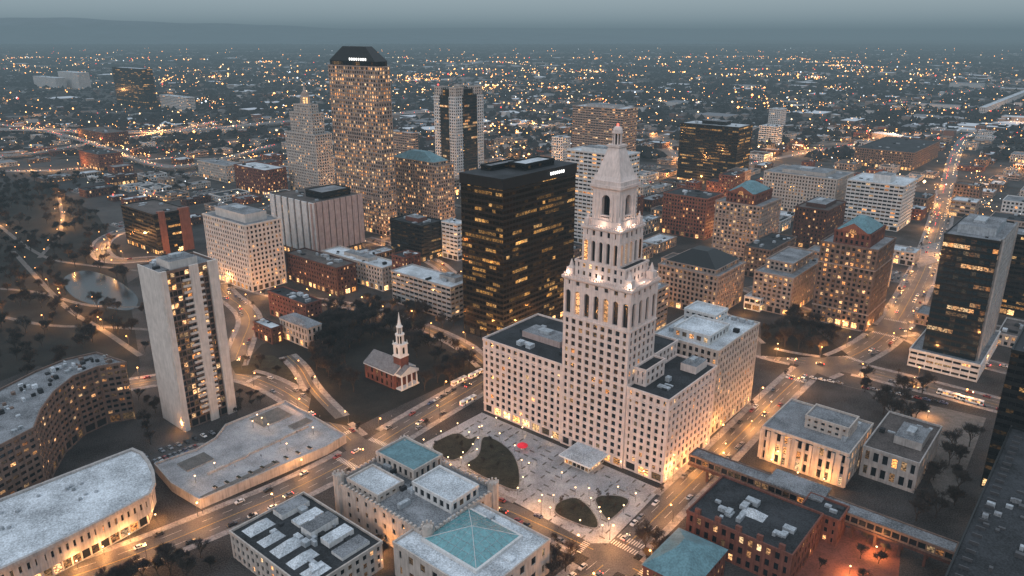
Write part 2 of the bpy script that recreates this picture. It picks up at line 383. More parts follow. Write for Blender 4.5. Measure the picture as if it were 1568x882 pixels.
def f_gt(mb,O,a,b,la,lb,h):
    sub(mb,O,a,b,la*.14,la*.86,lb*.14,lb*.86,h,h+26,'cream',lit=.25)
    sub(mb,O,a,b,la*.24,la*.76,lb*.24,lb*.76,h+26,h+36,'cream',lit=.25)
    c=(O[0]+a[0]*la/2+b[0]*lb/2,O[1]+a[1]*la/2+b[1]*lb/2)
    mb.ring(c,7.5,7.5,h+36,h+38,'cream',12)
    for i in range(10):
        an=i*math.pi/5; mb.ring((c[0]+6*math.cos(an),c[1]+6*math.sin(an)),.7,.6,h+38,h+46,'cream',6)
    for i in range(10):
        an=i*math.pi/5; A1=(c[0]+4.2*math.cos(an),c[1]+4.2*math.sin(an)); an+=math.pi/5; A2=(c[0]+4.2*math.cos(an),c[1]+4.2*math.sin(an)); mb.face([(*A1,h+38),(*A2,h+38),(*A2,h+46),(*A1,h+46)],'shop',.6)
    mb.ring(c,7,7,h+46,h+47.2,'cream',12)
    mb.ring(c,5.6,4.4,h+47.2,h+51,'tan',12); mb.ring(c,4.4,1.8,h+51,h+54,'tan',12); mb.ring(c,1.8,1.6,h+54,h+58,'cream',8); mb.ring(c,1.4,.1,h+58,h+62,'tan',8)
bld('art_deco_bank_tower',(482,208),436,508,300,st='cream',lit=.22,fn=f_gt,nu=0)
def f_hip(k,hh,r=.35):
    def g(mb,O,a,b,la,lb,h):
        p=rect(O,a,b,la*.08,la*.92,lb*.08,lb*.92); block(mb,p,h,h+3.5,'tan',gf=False,para=.4); hip(mb,p,h+3.6,hh,k,r,.3)
    return g
bld('office_block_with_copper_roof',(668,256),593,695,345,st='grid',fn=f_hip('teal',9),lit=.32,nu=0)
def f_gs(mb,O,a,b,la,lb,h):
    sub(mb,O,a,b,la*.1,la*.9,lb*.1,lb*.9,h,h+9,'blk',lit=.1)
    for s0,t0 in ((.02,.02),(.7,.02),(.02,.7),(.7,.7)): sub(mb,O,a,b,la*s0,la*(s0+.28),lb*t0,lb*(t0+.28),h+1,h+12,'cream',lit=0)
    for t0 in (-1,1):
        w=rect(O,a,b,la*.3,la*.7,-.7,.3) if t0<0 else rect(O,a,b,-.7,.3,lb*.25,lb*.75)
        block(mb,w,0,h+2,'blue',gf=False,para=.4,lit=.12)
bld('glass_and_white_office_tower',(697,150),664,740,292,st='white',fn=f_gs,fh=3.9,bay=4,lit=.1,nu=0)
def f_gold(mb,O,a,b,la,lb,h):
    p=ccw(rect(O,a,b,0,la,0,lb)); mb.prismoid(offs(p,.6),offs(p,.6),h-6,h+1.2,'dark',kt='roofd')
    sub(mb,O,a,b,la*.2,la*.6,lb*.4,lb*.8,h+1.2,h+5,'blk',roof='roofw',lit=0); sub(mb,O,a,b,la*.65,la*.9,lb*.2,lb*.6,h+1.2,h+4,'blk',roof='roofg',lit=0)
    for i in range(7): mb.box((O[0]+b[0]*lb*(.62+.03*i)-a[0]*.9,O[1]+b[1]*lb*(.62+.03*i)-a[1]*.9),b,.4,1.0,h-3.2,h-1.2,'sign')
bld('black_and_gold_glass_tower',(770,277),705,882,528,st='gold',fn=f_gold,lit=.14,nu=0)
def penth(k='concrete',x0=.2,x1=.8,y0=.2,y1=.8,h=4): return (x0,x1,y0,y1,h,k)
bld('cream_apartment_block',(375,347),310,430,448,st='cream',wall='aptc',pent=penth('aptc',.15,.85,.2,.8,7),lit=.16)
def f_att(mb,O,a,b,la,lb,h):
    for i in range(7):
        t=.02+i*.16; c=(O[0]+a[0]*la*t-b[0]*.5,O[1]+a[1]*la*t-b[1]*.5); mb.box(c,b,la*.115,1.2,7,h+.6,'white')
    for i in range(9):
        t=.0+i*.125; c=(O[0]+b[0]*lb*t-a[0]*.45,O[1]+b[1]*lb*t-a[1]*.45); mb.box(c,a,lb*.105,1.1,7,h+.5,'pinkc')
    sub(mb,O,a,b,la*.1,la*.5,lb*.3,lb*.9,h,h+6,'blk',lit=0,roof='roofg')
bld('telephone_exchange_building',(478,312),416,550,400,st='brown',fn=f_att,lit=.03,nu=8,para=.5,roof='roofb')
def f_e3(mb,O,a,b,la,lb,h):
    for t0,t1 in ((.12,.3),(.72,1.02)):
        w=ccw(rect(O,a,b,-1.2,3,lb*t0,lb*t1)); mb.prismoid(w,w,0,h+2.5,'redclad')
bld('dark_bronze_office_block',(235,330),185,288,392,st='blk',wall='darkfr',fn=f_e3,lit=.03,nu=6,roof='roofb')
bld('brick_apartment_block',(515,412),437,545,455,st='brickd',lit=.12,nu=10)
bld('low_stone_bank_building',(585,412),492,613,447,st='cream',roof='roofw',nu=12,lit=.1,pent=penth('cream',.3,.7,.3,.8,3))
bld('parking_garage',(690,442),599,722,492,st='band',roof='roofw',lit=.15,wall='concrete',pw=.4,sh=1.8,gf=False,nu=3,pent=penth('concrete',.1,.35,.5,.9,3.5))
bld('dark_brown_office_block',(645,347),597,678,402,st='blk',lit=.05,pent=penth('brick',.3,.7,.3,.7,4))
bld('striped_office_block',(700,345),676,715,400,st='bandw',lit=.3)
bld('brick_museum_annex',(468,468),410,492,505,st='brick',roof='roofd',lit=.2)
bld('stone_library',(470,505),428,492,535,st='cream',lit=.1,fn=lambda mb,O,a,b,la,lb,h:hip(mb,rect(O,a,b,0,la,0,lb),h+1,3,'roofg',.4))
bld('white_roof_house',(415,505),388,432,528,st='brickd',roof='roofw',lit=.3,nu=2)
bld('tan_banded_office_tower',(955,168),877,977,255,st='band',lit=.15,nu=5,pent=penth('concrete'))
bld('white_framed_office_tower',(955,240),868,980,385,st='bandw',lit=.3,pent=penth('white'),roof='roofw')
bld('small_white_tower',(862,212),845,874,265,st='white',lit=.1)
bld('black_glass_office_block',(1132,196),1042,1153,288,st='blk',lit=.16,roof='roofw',nu=6,pent=penth('dark',.3,.7,.3,.7,5))
bld('brown_telephone_building',(1083,306),1016,1108,368,st='brown',wall='redclad',lit=.08,nu=8)
def f_ped(kt='teal'):
    def g(mb,O,a,b,la,lb,h):
        sub(mb,O,a,b,la*.18,la*.82,lb*.1,lb*.9,h,h+9,'brick',lit=.2)
        p=ccw(rect(O,a,b,la*.22,la*.78,lb*.15,lb*.85)); hip(mb,p,h+10,8,kt,.25,.6)
        P=lambda s,t:(O[0]+a[0]*s+b[0]*t,O[1]+a[1]*s+b[1]*t)
        q0=P(la*.22,lb*.1-.4);q1=P(la*.78,lb*.1-.4);qm=P(la*.5,lb*.1-.4)
        r0=P(la*.22,lb*.3);r1=P(la*.78,lb*.3);rm=P(la*.5,lb*.3)
        mb.face([(*q0,h+9.5),(*q1,h+9.5),(*qm,h+16)],'redclad'); mb.face([(*q0,h+9.5),(*qm,h+16),(*rm,h+16),(*r0,h+9.5)],kt); mb.face([(*q1,h+9.5),(*qm,h+16),(*rm,h+16),(*r1,h+9.5)],kt)
        mb.face([(*P(la*.5-3,lb*.1-.5),h+8.2),(*P(la*.5+3,lb*.1-.5),h+8.2),(*P(la*.5+1.5,lb*.1-.5),h+11.5),(*P(la*.5-1.5,lb*.1-.5),h+11.5)],'win',.3)
        band(mb,rect(O,a,b,0,la,0,lb),h*.75,.8,'tan',.35); band(mb,rect(O,a,b,0,la,0,lb),h*.2,.8,'tan',.35)
    return g
bld('brick_gabled_office_tower',(1165,318),1096,1197,405,st='tan',fn=f_ped(),lit=.36,nu=0)
bld('brick_corner_office_tower',(1345,385),1257,1372,508,st='tan',wall='brown',fn=f_ped(),lit=.36,nu=0)
bld('beige_office_block',(1282,276),1170,1308,335,st='cream',pent=penth('cream'),lit=.1)
bld('white_office_block',(1385,286),1298,1405,355,st='bandw',lit=.1,pent=penth('white',.3,.6,.2,.6,8))
bld('stone_office_with_slate_roof',(1100,425),1008,1142,487,st='tan',lit=.34,fn=f_hip('dark',9,.3),nu=0)
bld('brick_office_block',(1268,324),1218,1296,385,st='brickd',lit=.25,pent=penth('brickd'))
bld('stepped_stone_office',(1215,428),1155,1262,485,st='tan',lit=.3,fn=lambda mb,O,a,b,la,lb,h:sub(mb,O,a,b,la*.2,la*.9,lb*.2,lb*.9,h,h+7,'tan'))
bld('brick_hotel',(1180,385),1140,1220,430,st='brown',lit=.4)
bld('low_white_roof_building',(1165,460),1140,1185,478,st='bandw',lit=.3)
def f_pod(mb,O,a,b,la,lb,h):
    sub(mb,O,a,b,-4,la+6,-6,lb+4,0,11,'bandw',roof='roofg',lit=.35)
    w=ccw(rect(O,a,b,-.8,.3,lb*.04,lb*.96)); block(mb,w,11,h+1.5,'conc',gf=False,para=0,lit=.05,bay=6,pw=2.5)
bld('glass_office_tower_with_podium',(1532,372),1446,1557,578,st='blue',fn=f_pod,lit=.13,pent=penth('hvac',.15,.85,.2,.8,5),nu=12)
bld('black_glass_tower',(1640,372),1500,1700,h=62,st='blk',lit=.06,lb=26,roof='roofg')
bld('dark_glass_riverside_tower',(1650,560),1549,1760,h=70,st='blk',lit=.06,lb=40)
def f_cls(mb,O,a,b,la,lb,h):
    sub(mb,O,a,b,la*.12,la*.62,lb*.35,lb*.75,h,h+6,'cream',roof='roofg',lit=0)
    for i in range(13):
        t=(i+.0)/12; mb.box((O[0]+a[0]*la*t-b[0]*.35,O[1]+a[1]*la*t-b[1]*.35),b,1.5,.7,1,h-1,'cream')
bld('classical_stone_courthouse',(1300,698),1168,1337,748,st='cream',fn=f_cls,lit=.45,fh=6.5,bay=5,gf=False,nu=10,roof='roofg')
bld('modern_concrete_wing',(1408,712),1322,1432,756,st='conc',lit=.2,gf=False,fh=7,sh=3,nu=8,lb=45,pent=penth('concrete',.1,.6,.3,.7,4),roof='roofb')
def f_rb(mb,O,a,b,la,lb,h):
    for i in range(5):
        t=.1+.2*i; mb.box((O[0]+a[0]*la*t+b[0]*1,O[1]+a[1]*la*t+b[1]*1),a,1.2,2.4,h,h+3,'brick')
    P=(O[0]+a[0]*la*.5+b[0]*lb*.5,O[1]+a[1]*la*.5+b[1]*lb*.5)
    q=ccw([(P[0]+a[0]*s-b[0]*t,P[1]+a[1]*s-b[1]*t) for s,t in((-5,-2),(5,-2),(5,4),(-5,4))]); hip(mb,q,h+.1,2.5,'roofw',.1,0)
bld('brick_office_with_black_roof',(1213,853),1052,1260,h=15,st='brick',lit=.3,fn=f_rb,nu=14,gf=False,sh=2,fh=4.5)
bld('brick_house_with_copper_roof',(1060,905),985,1112,h=12,st='brick',lit=.3,nu=0,gf=False,fn=lambda mb,O,a,b,la,lb,h:hip(mb,rect(O,a,b,0,la,0,lb),h+1,5,'teal',.25))
bld('brick_courtyard_building',(1285,800),1225,1300,h=12,st='brick',lit=.3,nu=3,gf=False)
bld('distant_black_office_tower',(215,106),171,233,168,st='blk',lit=.1,nu=3,roof='roofw')
bld('distant_hospital',(118,112),88,136,138,st='white',lit=.05,roof='roofw'); bld('distant_hospital',(84,120),50,100,138,st='white',lit=.05)
bld('distant_office_block',(285,150),244,298,172,st='bandw',lit=.15); bld('civic_auditorium',(160,205),118,196,224,st='brickd',lit=.3); bld('brick_state_office',(150,238),120,186,262,st='brick',lit=.35)
bld('brick_office_row',(405,262),358,438,300,st='brick',lit=.3,roof='roofw'); bld('cream_office_row',(345,255),302,372,280,st='cream',lit=.3); bld('tan_office_slab',(632,205),596,640,262,st='band',lit=.2)
bld('distant_warehouse',(1510,165),1500,1600,178,st='white',lit=.02,roof='roofw'); bld('brick_school',(1400,235),1310,1440,262,st='brown',lit=.15); bld('small_glass_block',(1190,195),1163,1200,225,st='bandw',lit=.1)
bld('small_grey_tower',(1196,168),1178,1205,200,st='white',lit=.05)
hh=34
inner=[(193,556),(150,563),(112,578),(82,602),(62,630),(52,657)]; outer=[(-30,700),(-60,640),(0,598),(55,570),(100,552),(148,541)]
pc=[G(u,v,hh) for u,v in inner+outer]
mb=MB(); pc=ccw(pc)
block(mb,pc,0,hh,'brown',roof='roofg',lit=.18,fh=3.4,bay=3.6,pw=1.0,sh=1.6,wall='brown')
for i in range(60):
    k=random.randrange(5); t=random.random(); w=random.uniform(.2,.8)
    A=G(inner[k][0]*(1-t)+inner[k+1][0]*t,inner[k][1]*(1-t)+inner[k+1][1]*t,hh); ou=outer[::-1]; B=G(ou[k][0]*(1-t)+ou[k+1][0]*t,ou[k][1]*(1-t)+ou[k+1][1]*t,hh)
    c=(A[0]*(1-w)+B[0]*w,A[1]*(1-w)+B[1]*w); mb.box(c,D1,random.uniform(.8,2.4),random.uniform(.8,3),hh,hh+random.uniform(.6,2.2),random.choice(['hvac','roofw','roofd','brown']))
mb.obj('curved_apartment_building'); FOOT.append((pc,hh))
hh=15
pc=ccw([G(u,v,hh) for u,v in [(-120,815),(60,745),(202,690),(216,696),(226,709),(233,724),(235,742),(228,758),(150,800),(60,845),(-120,930)]])
mb=MB(); block(mb,pc,6,hh,'conc',gf=False,roof='roofw',lit=.1,sh=6,fh=9,bay=3,over=1.0); pi=offs(pc,-2.2); block(mb,pi,0,6.1,'conc',gf=False,para=0,lit=.7,fh=6,bay=4,pw=.6,sh=.6)
for i in range(12):
    u=random.uniform(0,190); v=790-.32*u+random.uniform(-15,25); mb.ring(G(u,v,hh),.9,.7,hh,hh+random.uniform(.6,1.6),'hvac',8)
mb.obj('rounded_concrete_civic_building'); FOOT.append((pc,hh))
pc=ccw([G(u,v,38) for u,v in [(1548,655),(1441,900),(1420,960),(1700,1060),(1760,720)]])
mb=MB(); block(mb,pc,0,38,'blk',roof='roofd',lit=.1)
A=G(1551,672,38);B=G(1460,885,38)
for i in range(22):
    t=i/21; c=(A[0]*(1-t)+B[0]*t+2,A[1]*(1-t)+B[1]*t); mb.box(c,D1,.4,3,38,39.2,'steel')
for i in range(16):
    u,v=random.uniform(1500,1568),random.uniform(740,880); mb.box(G(u,v,38),D1,random.uniform(.8,2),random.uniform(1,3),38.02,38+random.uniform(.6,1.8),random.choice(['hvac','steel','roofg']))
mb.obj('dark_office_building'); FOOT.append((pc,38))
def f_sky(mb,O,a,b,la,lb,h):
    p=ccw(rect(O,a,b,la*.22,la*.82,lb*.22,lb*.84)); o=offs(p,1.0); mb.prismoid(o,o,h,h+1.4,'white'); hip(mb,p,h+1.4,5,'skyl',.02,0)
    cx=sum(q[0] for q in p)/4;cy=sum(q[1] for q in p)/4
    for i in range(4):
        P0,P1=p[i],p[(i+1)%4]; m=((P0[0]+P1[0])/2,(P0[1]+P1[1])/2)
        mb.tube((*P0,h+1.5),(cx,cy,h+6.5),.15,.15,'white')
        for t in (.125,.25,.375,.5,.625,.75,.875):
            s=(P0[0]*(1-t)+P1[0]*t,P0[1]*(1-t)+P1[1]*t); w=2*min(t,1-t)
            e=(s[0]+(cx-m[0])*w,s[1]+(cy-m[1])*w)
            mb.tube((*s,h+1.5),(*e,h+1.45+5*w),.06,.06,'hvac')
        for w in (.25,.5,.75):
            s=(P0[0]+(cx-P0[0])*w,P0[1]+(cy-P0[1])*w);e=(P1[0]+(cx-P1[0])*w,P1[1]+(cy-P1[1])*w); mb.tube((*s,h+1.5+5*w),(*e,h+1.5+5*w),.06,.06,'hvac')
bld('museum_wing_with_glass_skylight',(735,915),602,842,h=15,st='cream',roof='roofw',fn=f_sky,nu=10,lit=.1,gf=False,fh=7,sh=4,bay=7,pw=4)
def f_m2(mb,O,a,b,la,lb,h):
    sub(mb,O,a,b,la*.55,la*.98,lb*.55,lb*.98,h,h+5,'cream',roof='teal',lit=.1)
    sub(mb,O,a,b,la*.05,la*.45,lb*.4,lb*.8,h,h+5,'white',roof='roofw',lit=.1)
    sub(mb,O,a,b,la*.55,la*.9,lb*.05,lb*.4,h,h+3,'cream',roof='roofw',lit=.1)
    for q in rect(O,a,b,1,la-1,1,lb-1):
        mb.ring(q,2.4,2.4,0,h+4,'cream',8)
        for i in range(8): an=i*math.pi/4+.2; mb.box((q[0]+2.2*math.cos(an),q[1]+2.2*math.sin(an)),(1,0),.8,.8,h+4,h+5.2,'cream')
    p=ccw(rect(O,a,b,0,la,0,lb))
    for i in range(4):
        P0,P1=p[i],p[(i+1)%4]; n=int(math.dist(P0,P1)/2.4)
        for t in range(1,n): mb.box((P0[0]+(P1[0]-P0[0])*t/n,P0[1]+(P1[1]-P0[1])*t/n),a,1.1,1.1,h+1,h+2,'cream')
bld('castle_like_museum',(655,822),514,760,h=16,st='cream',roof='roofg',fn=f_m2,nu=26,lit=.12,gf=False,fh=6,bay=6,pw=4.2,sh=3)
def f_m3(mb,O,a,b,la,lb,h):
    for i in range(5):
        t=.06+.19*i; w_=.13-.02*(i%2); p=ccw(rect(O,a,b,la*t,la*(t+w_),lb*.1,lb*(.38+.05*(i%3)))); hip(mb,p,h,2.2+.5*(i%3),'roofw',.1,0); p=ccw(rect(O,a,b,la*t,la*(t+w_),lb*(.52+.04*(i%2)),lb*.9)); mb.prismoid(p,p,h,h+1.4+i%3,'white',kt='roofw' if i%2 else 'roofg')
bld('museum_gallery_wing',(470,905),352,585,h=12,st='cream',roof='roofd',fn=f_m3,nu=20,lit=.1,gf=False)
# church
Oc=G(611,600); a,b=D1,D2; mb=MB(); LAc,LBc,he=27,17,9.5
p=rect(Oc,a,b,4,LAc+4,0,LBc)
FOOT.append((rect(Oc,a,b,-4,34,-2,20),30))
block(mb,p,0,he,'brick',gf=False,para=0,fh=4.75,bay=4.4,pw=2.6,sh=1.6,lit=.1)
P=lambda s,t:(Oc[0]+a[0]*s+b[0]*t,Oc[1]+a[1]*s+b[1]*t)
o=offs(ccw(p),.5); mb.prismoid(o,o,he,he+.8,'trim',bot=True)
rz=he+.8+6
mb.face([(*P(3.3,-.8),he+.8),(*P(LAc+4.7,-.8),he+.8),(*P(LAc+4.7,LBc/2),rz),(*P(3.3,LBc/2),rz)],'slate'); mb.face([(*P(3.3,LBc+.8),he+.8),(*P(LAc+4.7,LBc+.8),he+.8),(*P(LAc+4.7,LBc/2),rz),(*P(3.3,LBc/2),rz)],'slate')
for s in (3.5,LAc+4.5): mb.face([(*P(s,-.4),he+.8),(*P(s,LBc+.4),he+.8),(*P(s,LBc/2),rz-.2)],'brick' if s>5 else 'trim')
for i in range(4): mb.ring(P(-.2,2.5+i*4),.55,.45,.9,he-.6,'trim',10)
q=ccw(rect(Oc,a,b,-1,4,1.2,LBc-1.2)); mb.prismoid(q,q,0,.9,'trim'); mb.prismoid(q,q,he-.6,he+.9,'trim',bot=True)
mb.face([(*P(-1,1.2),he+.9),(*P(-1,LBc-1.2),he+.9),(*P(-1,LBc/2),he+4.4)],'trim')
for t in (1.2,LBc-1.2): mb.face([(*P(-1.1,t),he+.9),(*P(4,t),he+.9),(*P(4,LBc/2),he+4.5),(*P(-1.1,LBc/2),he+4.5)],'slate')
def tw(w,z0,z1,k='trim',cc_=6.5): 
    r=ccw(rect(Oc,a,b,cc_-w/2,cc_+w/2,LBc/2-w/2,LBc/2+w/2)); mb.prismoid(r,r,z0,z1,k,bot=True); return r
tw(6.4,0,19,'brick'); tw(7,19,19.8); r=tw(6,19.8,20.2)
for i in range(4): archband(mb,r[i],r[(i+1)%4],20.2,26.5,1,2,'trim','win',.0,.5,1.2,.6)
tw(6.8,26.5,27.2); 
for q in rect(Oc,a,b,3.6,9.4,LBc/2-2.9,LBc/2+2.9): mb.ring(q,.3,.05,27.2,29.5,'trim',6)
cC=P(6.5,LBc/2); mb.ring(cC,1.5,1.5,27.2,33,'win',8)
for i in range(8): an=i*math.pi/4; mb.ring((cC[0]+2.2*math.cos(an),cC[1]+2.2*math.sin(an)),.3,.26,27.2,32.6,'trim',6)
mb.ring(cC,2.8,2.8,32.6,33.4,'trim',12); mb.ring(cC,1.0,1.0,33.4,37.6,'win',8)
for i in range(8): an=i*math.pi/4; mb.ring((cC[0]+1.5*math.cos(an),cC[1]+1.5*math.sin(an)),.22,.2,33.4,37.6,'trim',6)
mb.ring(cC,2.0,2.0,37.6,38.2,'trim',12); mb.ring(cC,1.5,.9,38.2,40.5,'trim',8); mb.ring(cC,.9,.08,40.5,47,'trim',8); mb.ring(cC,.05,.05,47,49,'steel',4)
mb.obj('brick_church_with_white_steeple')
O_,a_,b_,la_,lb_,h_=rectpix((903,717),857,932,h=4.5)
mb=MB(); p=ccw(rect(O_,a_,b_,0,la_,0,lb_)); pi=offs(p,-1.6)
block(mb,pi,0,4.2,'bandw',gf=False,para=0,fh=4.2,bay=2.6,pw=.25,sh=.5,lit=.95); o=offs(p,.4); mb.prismoid(o,o,4.2,4.9,'trim',bot=True); hip(mb,p,4.9,1.1,'roofw',.3,.1)
mb.obj('plaza_pavilion')
mb=MB(); A=G(1062,690,12);B=G(1465,838,12); L=math.dist(A,B); d=((B[0]-A[0])/L,(B[1]-A[1])/L); n=(-d[1],d[0])
p=ccw([(A[0]+n[0]*4,A[1]+n[1]*4),(B[0]+n[0]*4,B[1]+n[1]*4),(B[0]-n[0]*4,B[1]-n[1]*4),(A[0]-n[0]*4,A[1]-n[1]*4)])
mb.prismoid(offs(p,.3),offs(p,.3),6,7.2,'brickd',bot=True); block(mb,p,7.2,11.5,'brown',gf=False,roof='roofg',lit=.25,fh=4.3,bay=3.2,pw=.5,sh=1.5,para=.5)
q=ccw([(A[0]+d[0]*L*.33+n[0]*9,A[1]+d[1]*L*.33+n[1]*9),(A[0]+d[0]*L*.55+n[0]*9,A[1]+d[1]*L*.55+n[1]*9),(A[0]+d[0]*L*.55-n[0]*4.4,A[1]+d[1]*L*.55-n[1]*4.4),(A[0]+d[0]*L*.33-n[0]*4.4,A[1]+d[1]*L*.33-n[1]*4.4)])
mb.prismoid(q,q,12,12.8,'roofg',bot=True)
for i in range(1,12):
    for s in (-3,3): c=(A[0]+d[0]*L*i/12+n[0]*s,A[1]+d[1]*L*i/12+n[1]*s); mb.box(c,d,1,1,0,6,'brickd')
mb.obj('covered_skywalk')
# ------------------------------------------------------------------ ground, roads
def sheet(name,pts,z,k,kerb=0):
    mb=MB(); p=ccw(pts)
    if kerb: mb.prismoid(p,p,z-kerb,z,k)
    else: mb.face([(*q,z) for q in p],k)
    return mb.obj(name)
gm,nt,bs=newmat('outlying_ground'); Nn=nt.nodes
g=Nn.new('ShaderNodeNewGeometry'); n1=Nn.new('ShaderNodeTexNoise'); n1.inputs['Scale'].default_value=.004; n1.inputs['Detail'].default_value=8; n1.inputs['Roughness'].default_value=.7
nt.links.new(g.outputs['Position'],n1.inputs['Vector']); cr=Nn.new('ShaderNodeValToRGB'); cr.color_ramp.elements[0].position=.45; cr.color_ramp.elements[0].color=(.010,.010,.012,1); cr.color_ramp.elements[1].position=.72; cr.color_ramp.elements[1].color=(.085,.078,.074,1)
nt.links.new(n1.outputs['Fac'],cr.inputs[0]); nt.links.new(cr.outputs[0],bs.inputs['Base Color']); bs.inputs['Roughness'].default_value=.95; M['ground']=gm
sheet('ground',[(-45000,-500),(45000,-500),(45000,60000),(-45000,60000)],0,'ground')
sheet('city_block_pavement',[(-420,120),(420,120),(750,700),(900,1250),(-600,1250),(-330,700),(-330,400)],.02,'block')
PARK=[G(u,v) for u,v in [(-140,640),(-160,330),(60,275),(150,330),(190,400),(215,560),(190,590),(60,560)]]
sheet('park_lawn',PARK,.06,'grass')
sheet('church_green',[G(u,v) for u,v in [(385,545),(400,528),(520,480),(640,520),(745,560),(590,632),(545,655),(470,640),(478,600),(440,560)]],.10,'grass')
sheet('traffic_island_lawn',[G(u,v) for u,v in [(352,556),(375,543),(420,545),(455,568),(462,590),(420,578),(360,572)]],.12,'lawn')
sheet('small_square_lawn',[G(u,v) for u,v in [(1165,500),(1230,490),(1300,545),(1210,548),(1165,545)]],.12,'grass')
sheet('courthouse_forecourt',[G(u,v) for u,v in [(1435,760),(1390,660),(1330,600),(1270,585),(1510,640),(1460,770)]],.06,'path')
pond=[G(u,v) for u,v in [(92,425),(130,412),(175,425),(215,455),(205,478),(150,470),(108,455)]]
sheet('brick_courtyard',[G(u,v) for u,v in [(1270,800),(1380,830),(1370,960),(1180,940)]],.08,'brick')
sheet('dry_field',[G(u,v) for u,v in [(1190,205),(1290,208),(1300,222),(1215,224)]],.1,'tanfield'); sheet('dry_field',[G(u,v) for u,v in [(1060,190),(975,215),(1000,245),(1035,240)]],.1,'tanfield')
sheet('parking_lot',[G(u,v) for u,v in [(740,225),(800,205),(850,222),(840,240),(760,250)]],.1,'walk'); sheet('parking_lot',[G(u,v) for u,v in [(1400,380),(1440,370),(1438,400),(1405,410)]],.1,'walk')
POFF=[G(u,v) for u,v in [(636,686),(738,632),(1012,750),(932,832),(905,832),(830,792)]]
sheet('tower_plaza_paving',POFF,.16,'plaza',.15)
mb=MB()
Oq=Ltrav
for i in range(0,19):
    c0=(Oq[0]+D1[0]*i*6-D2[0]*2,Oq[1]+D1[1]*i*6-D2[1]*2); 
    for j in range(12):
        c=(c0[0]-D2[0]*(j*5)+random.uniform(-.6,.6),c0[1]-D2[1]*(j*5))
        if inpoly(c[0],c[1],POFF) and random.random()<.75: mb.box(c,D2 if random.random()<.7 else D1,.5,2.8,.17,.55,'path')
mb.obj('plaza_benches')
lawns=[[(655,684),(700,662),(718,676),(732,668),(720,690),(706,702),(688,708)],
 [(738,668),(762,676),(784,694),(794,716),(796,742),(790,754),(762,742),(722,722),(712,712),(735,700)],
 [(852,772),(880,762),(900,776),(914,796),(916,812),(890,806),(848,788)],
 [(908,762),(945,760),(966,768),(950,784),(932,800),(922,788)]]
def rnd(p):
    for _ in range(2):
        o=[]
        for i in range(len(p)):
            q,r=p[i],p[(i+1)%len(p)]; o+=[(q[0]*.78+r[0]*.22,q[1]*.78+r[1]*.22),(q[0]*.22+r[0]*.78,q[1]*.22+r[1]*.78)]
        p=o
    return p
sheet('pond_water',rnd(pond),.14,'water')
for l in lawns:
    p=rnd(ccw([G(u,v) for u,v in l])); mb=MB(); mb.prismoid(offs(p,.5),offs(p,.5),.16,.7,'walk'); mb.face([(*q,.74) for q in offs(p,-.05)],'lawn')
    mb.obj('plaza_lawn_bed')
hp=4
pl=ccw([G(u,v,hp) for u,v in [(345,652),(437,615),(468,632),(530,668),(500,686),(306,768),(262,742),(236,712),(300,690),(330,672)]])
mb=MB(); mb.prismoid(pl,pl,0,hp,'concrete',kt='plaza'); 
i_=offs(pl,-.5)
for k in range(len(pl)):
    j=(k+1)%len(pl); q=[pl[k],pl[j],i_[j],i_[k]]; mb.prismoid(q,q,hp,hp+1.1,'concrete')
for (u,v,w) in ((395,690,30),(440,668,26),(350,712,22)): mb.box(G(u,v,hp),D2,1.2,w,hp,hp+1,'concrete')
for (u,v,w,l) in ((415,640,14,18),(300,708,10,14),(460,650,6,12),(370,735,3,40)): mb.box(G(u,v,hp),D2,w,l,hp+.0,hp+.7,'concrete','path')
for i in range(9): mb.box(G(330+i*18,748-i*7.6,hp),D1,1.4,3,hp,hp+.9,'concrete','lawn')
mb.obj('raised_civic_plaza'); FOOT.append((pl,4))
mb=MB(); c=G(302,690); mb.ring(c,7,7,.05,.5,'walk',20); mb.ring(c,4.5,4.5,.5,.9,'walk',20); mb.ring(c,3.8,3.8,.9,.95,'path',20); mb.obj('round_planter')
def resamp(pts,step):
    out=[pts[0]]; 
    for p,q in zip(pts,pts[1:]):
        L=math.dist(p,q); n=max(1,int(round(L/step)))
        for i in range(1,n+1): out.append((p[0]+(q[0]-p[0])*i/n,p[1]+(q[1]-p[1])*i/n))
    return out
def smooth(pts,k=2):
    for _ in range(k):
        o=[pts[0]]
        for p,q in zip(pts,pts[1:]): o+=[(p[0]*.75+q[0]*.25,p[1]*.75+q[1]*.25),(p[0]*.25+q[0]*.75,p[1]*.25+q[1]*.75)]
        pts=o+[pts[-1]]
    return pts
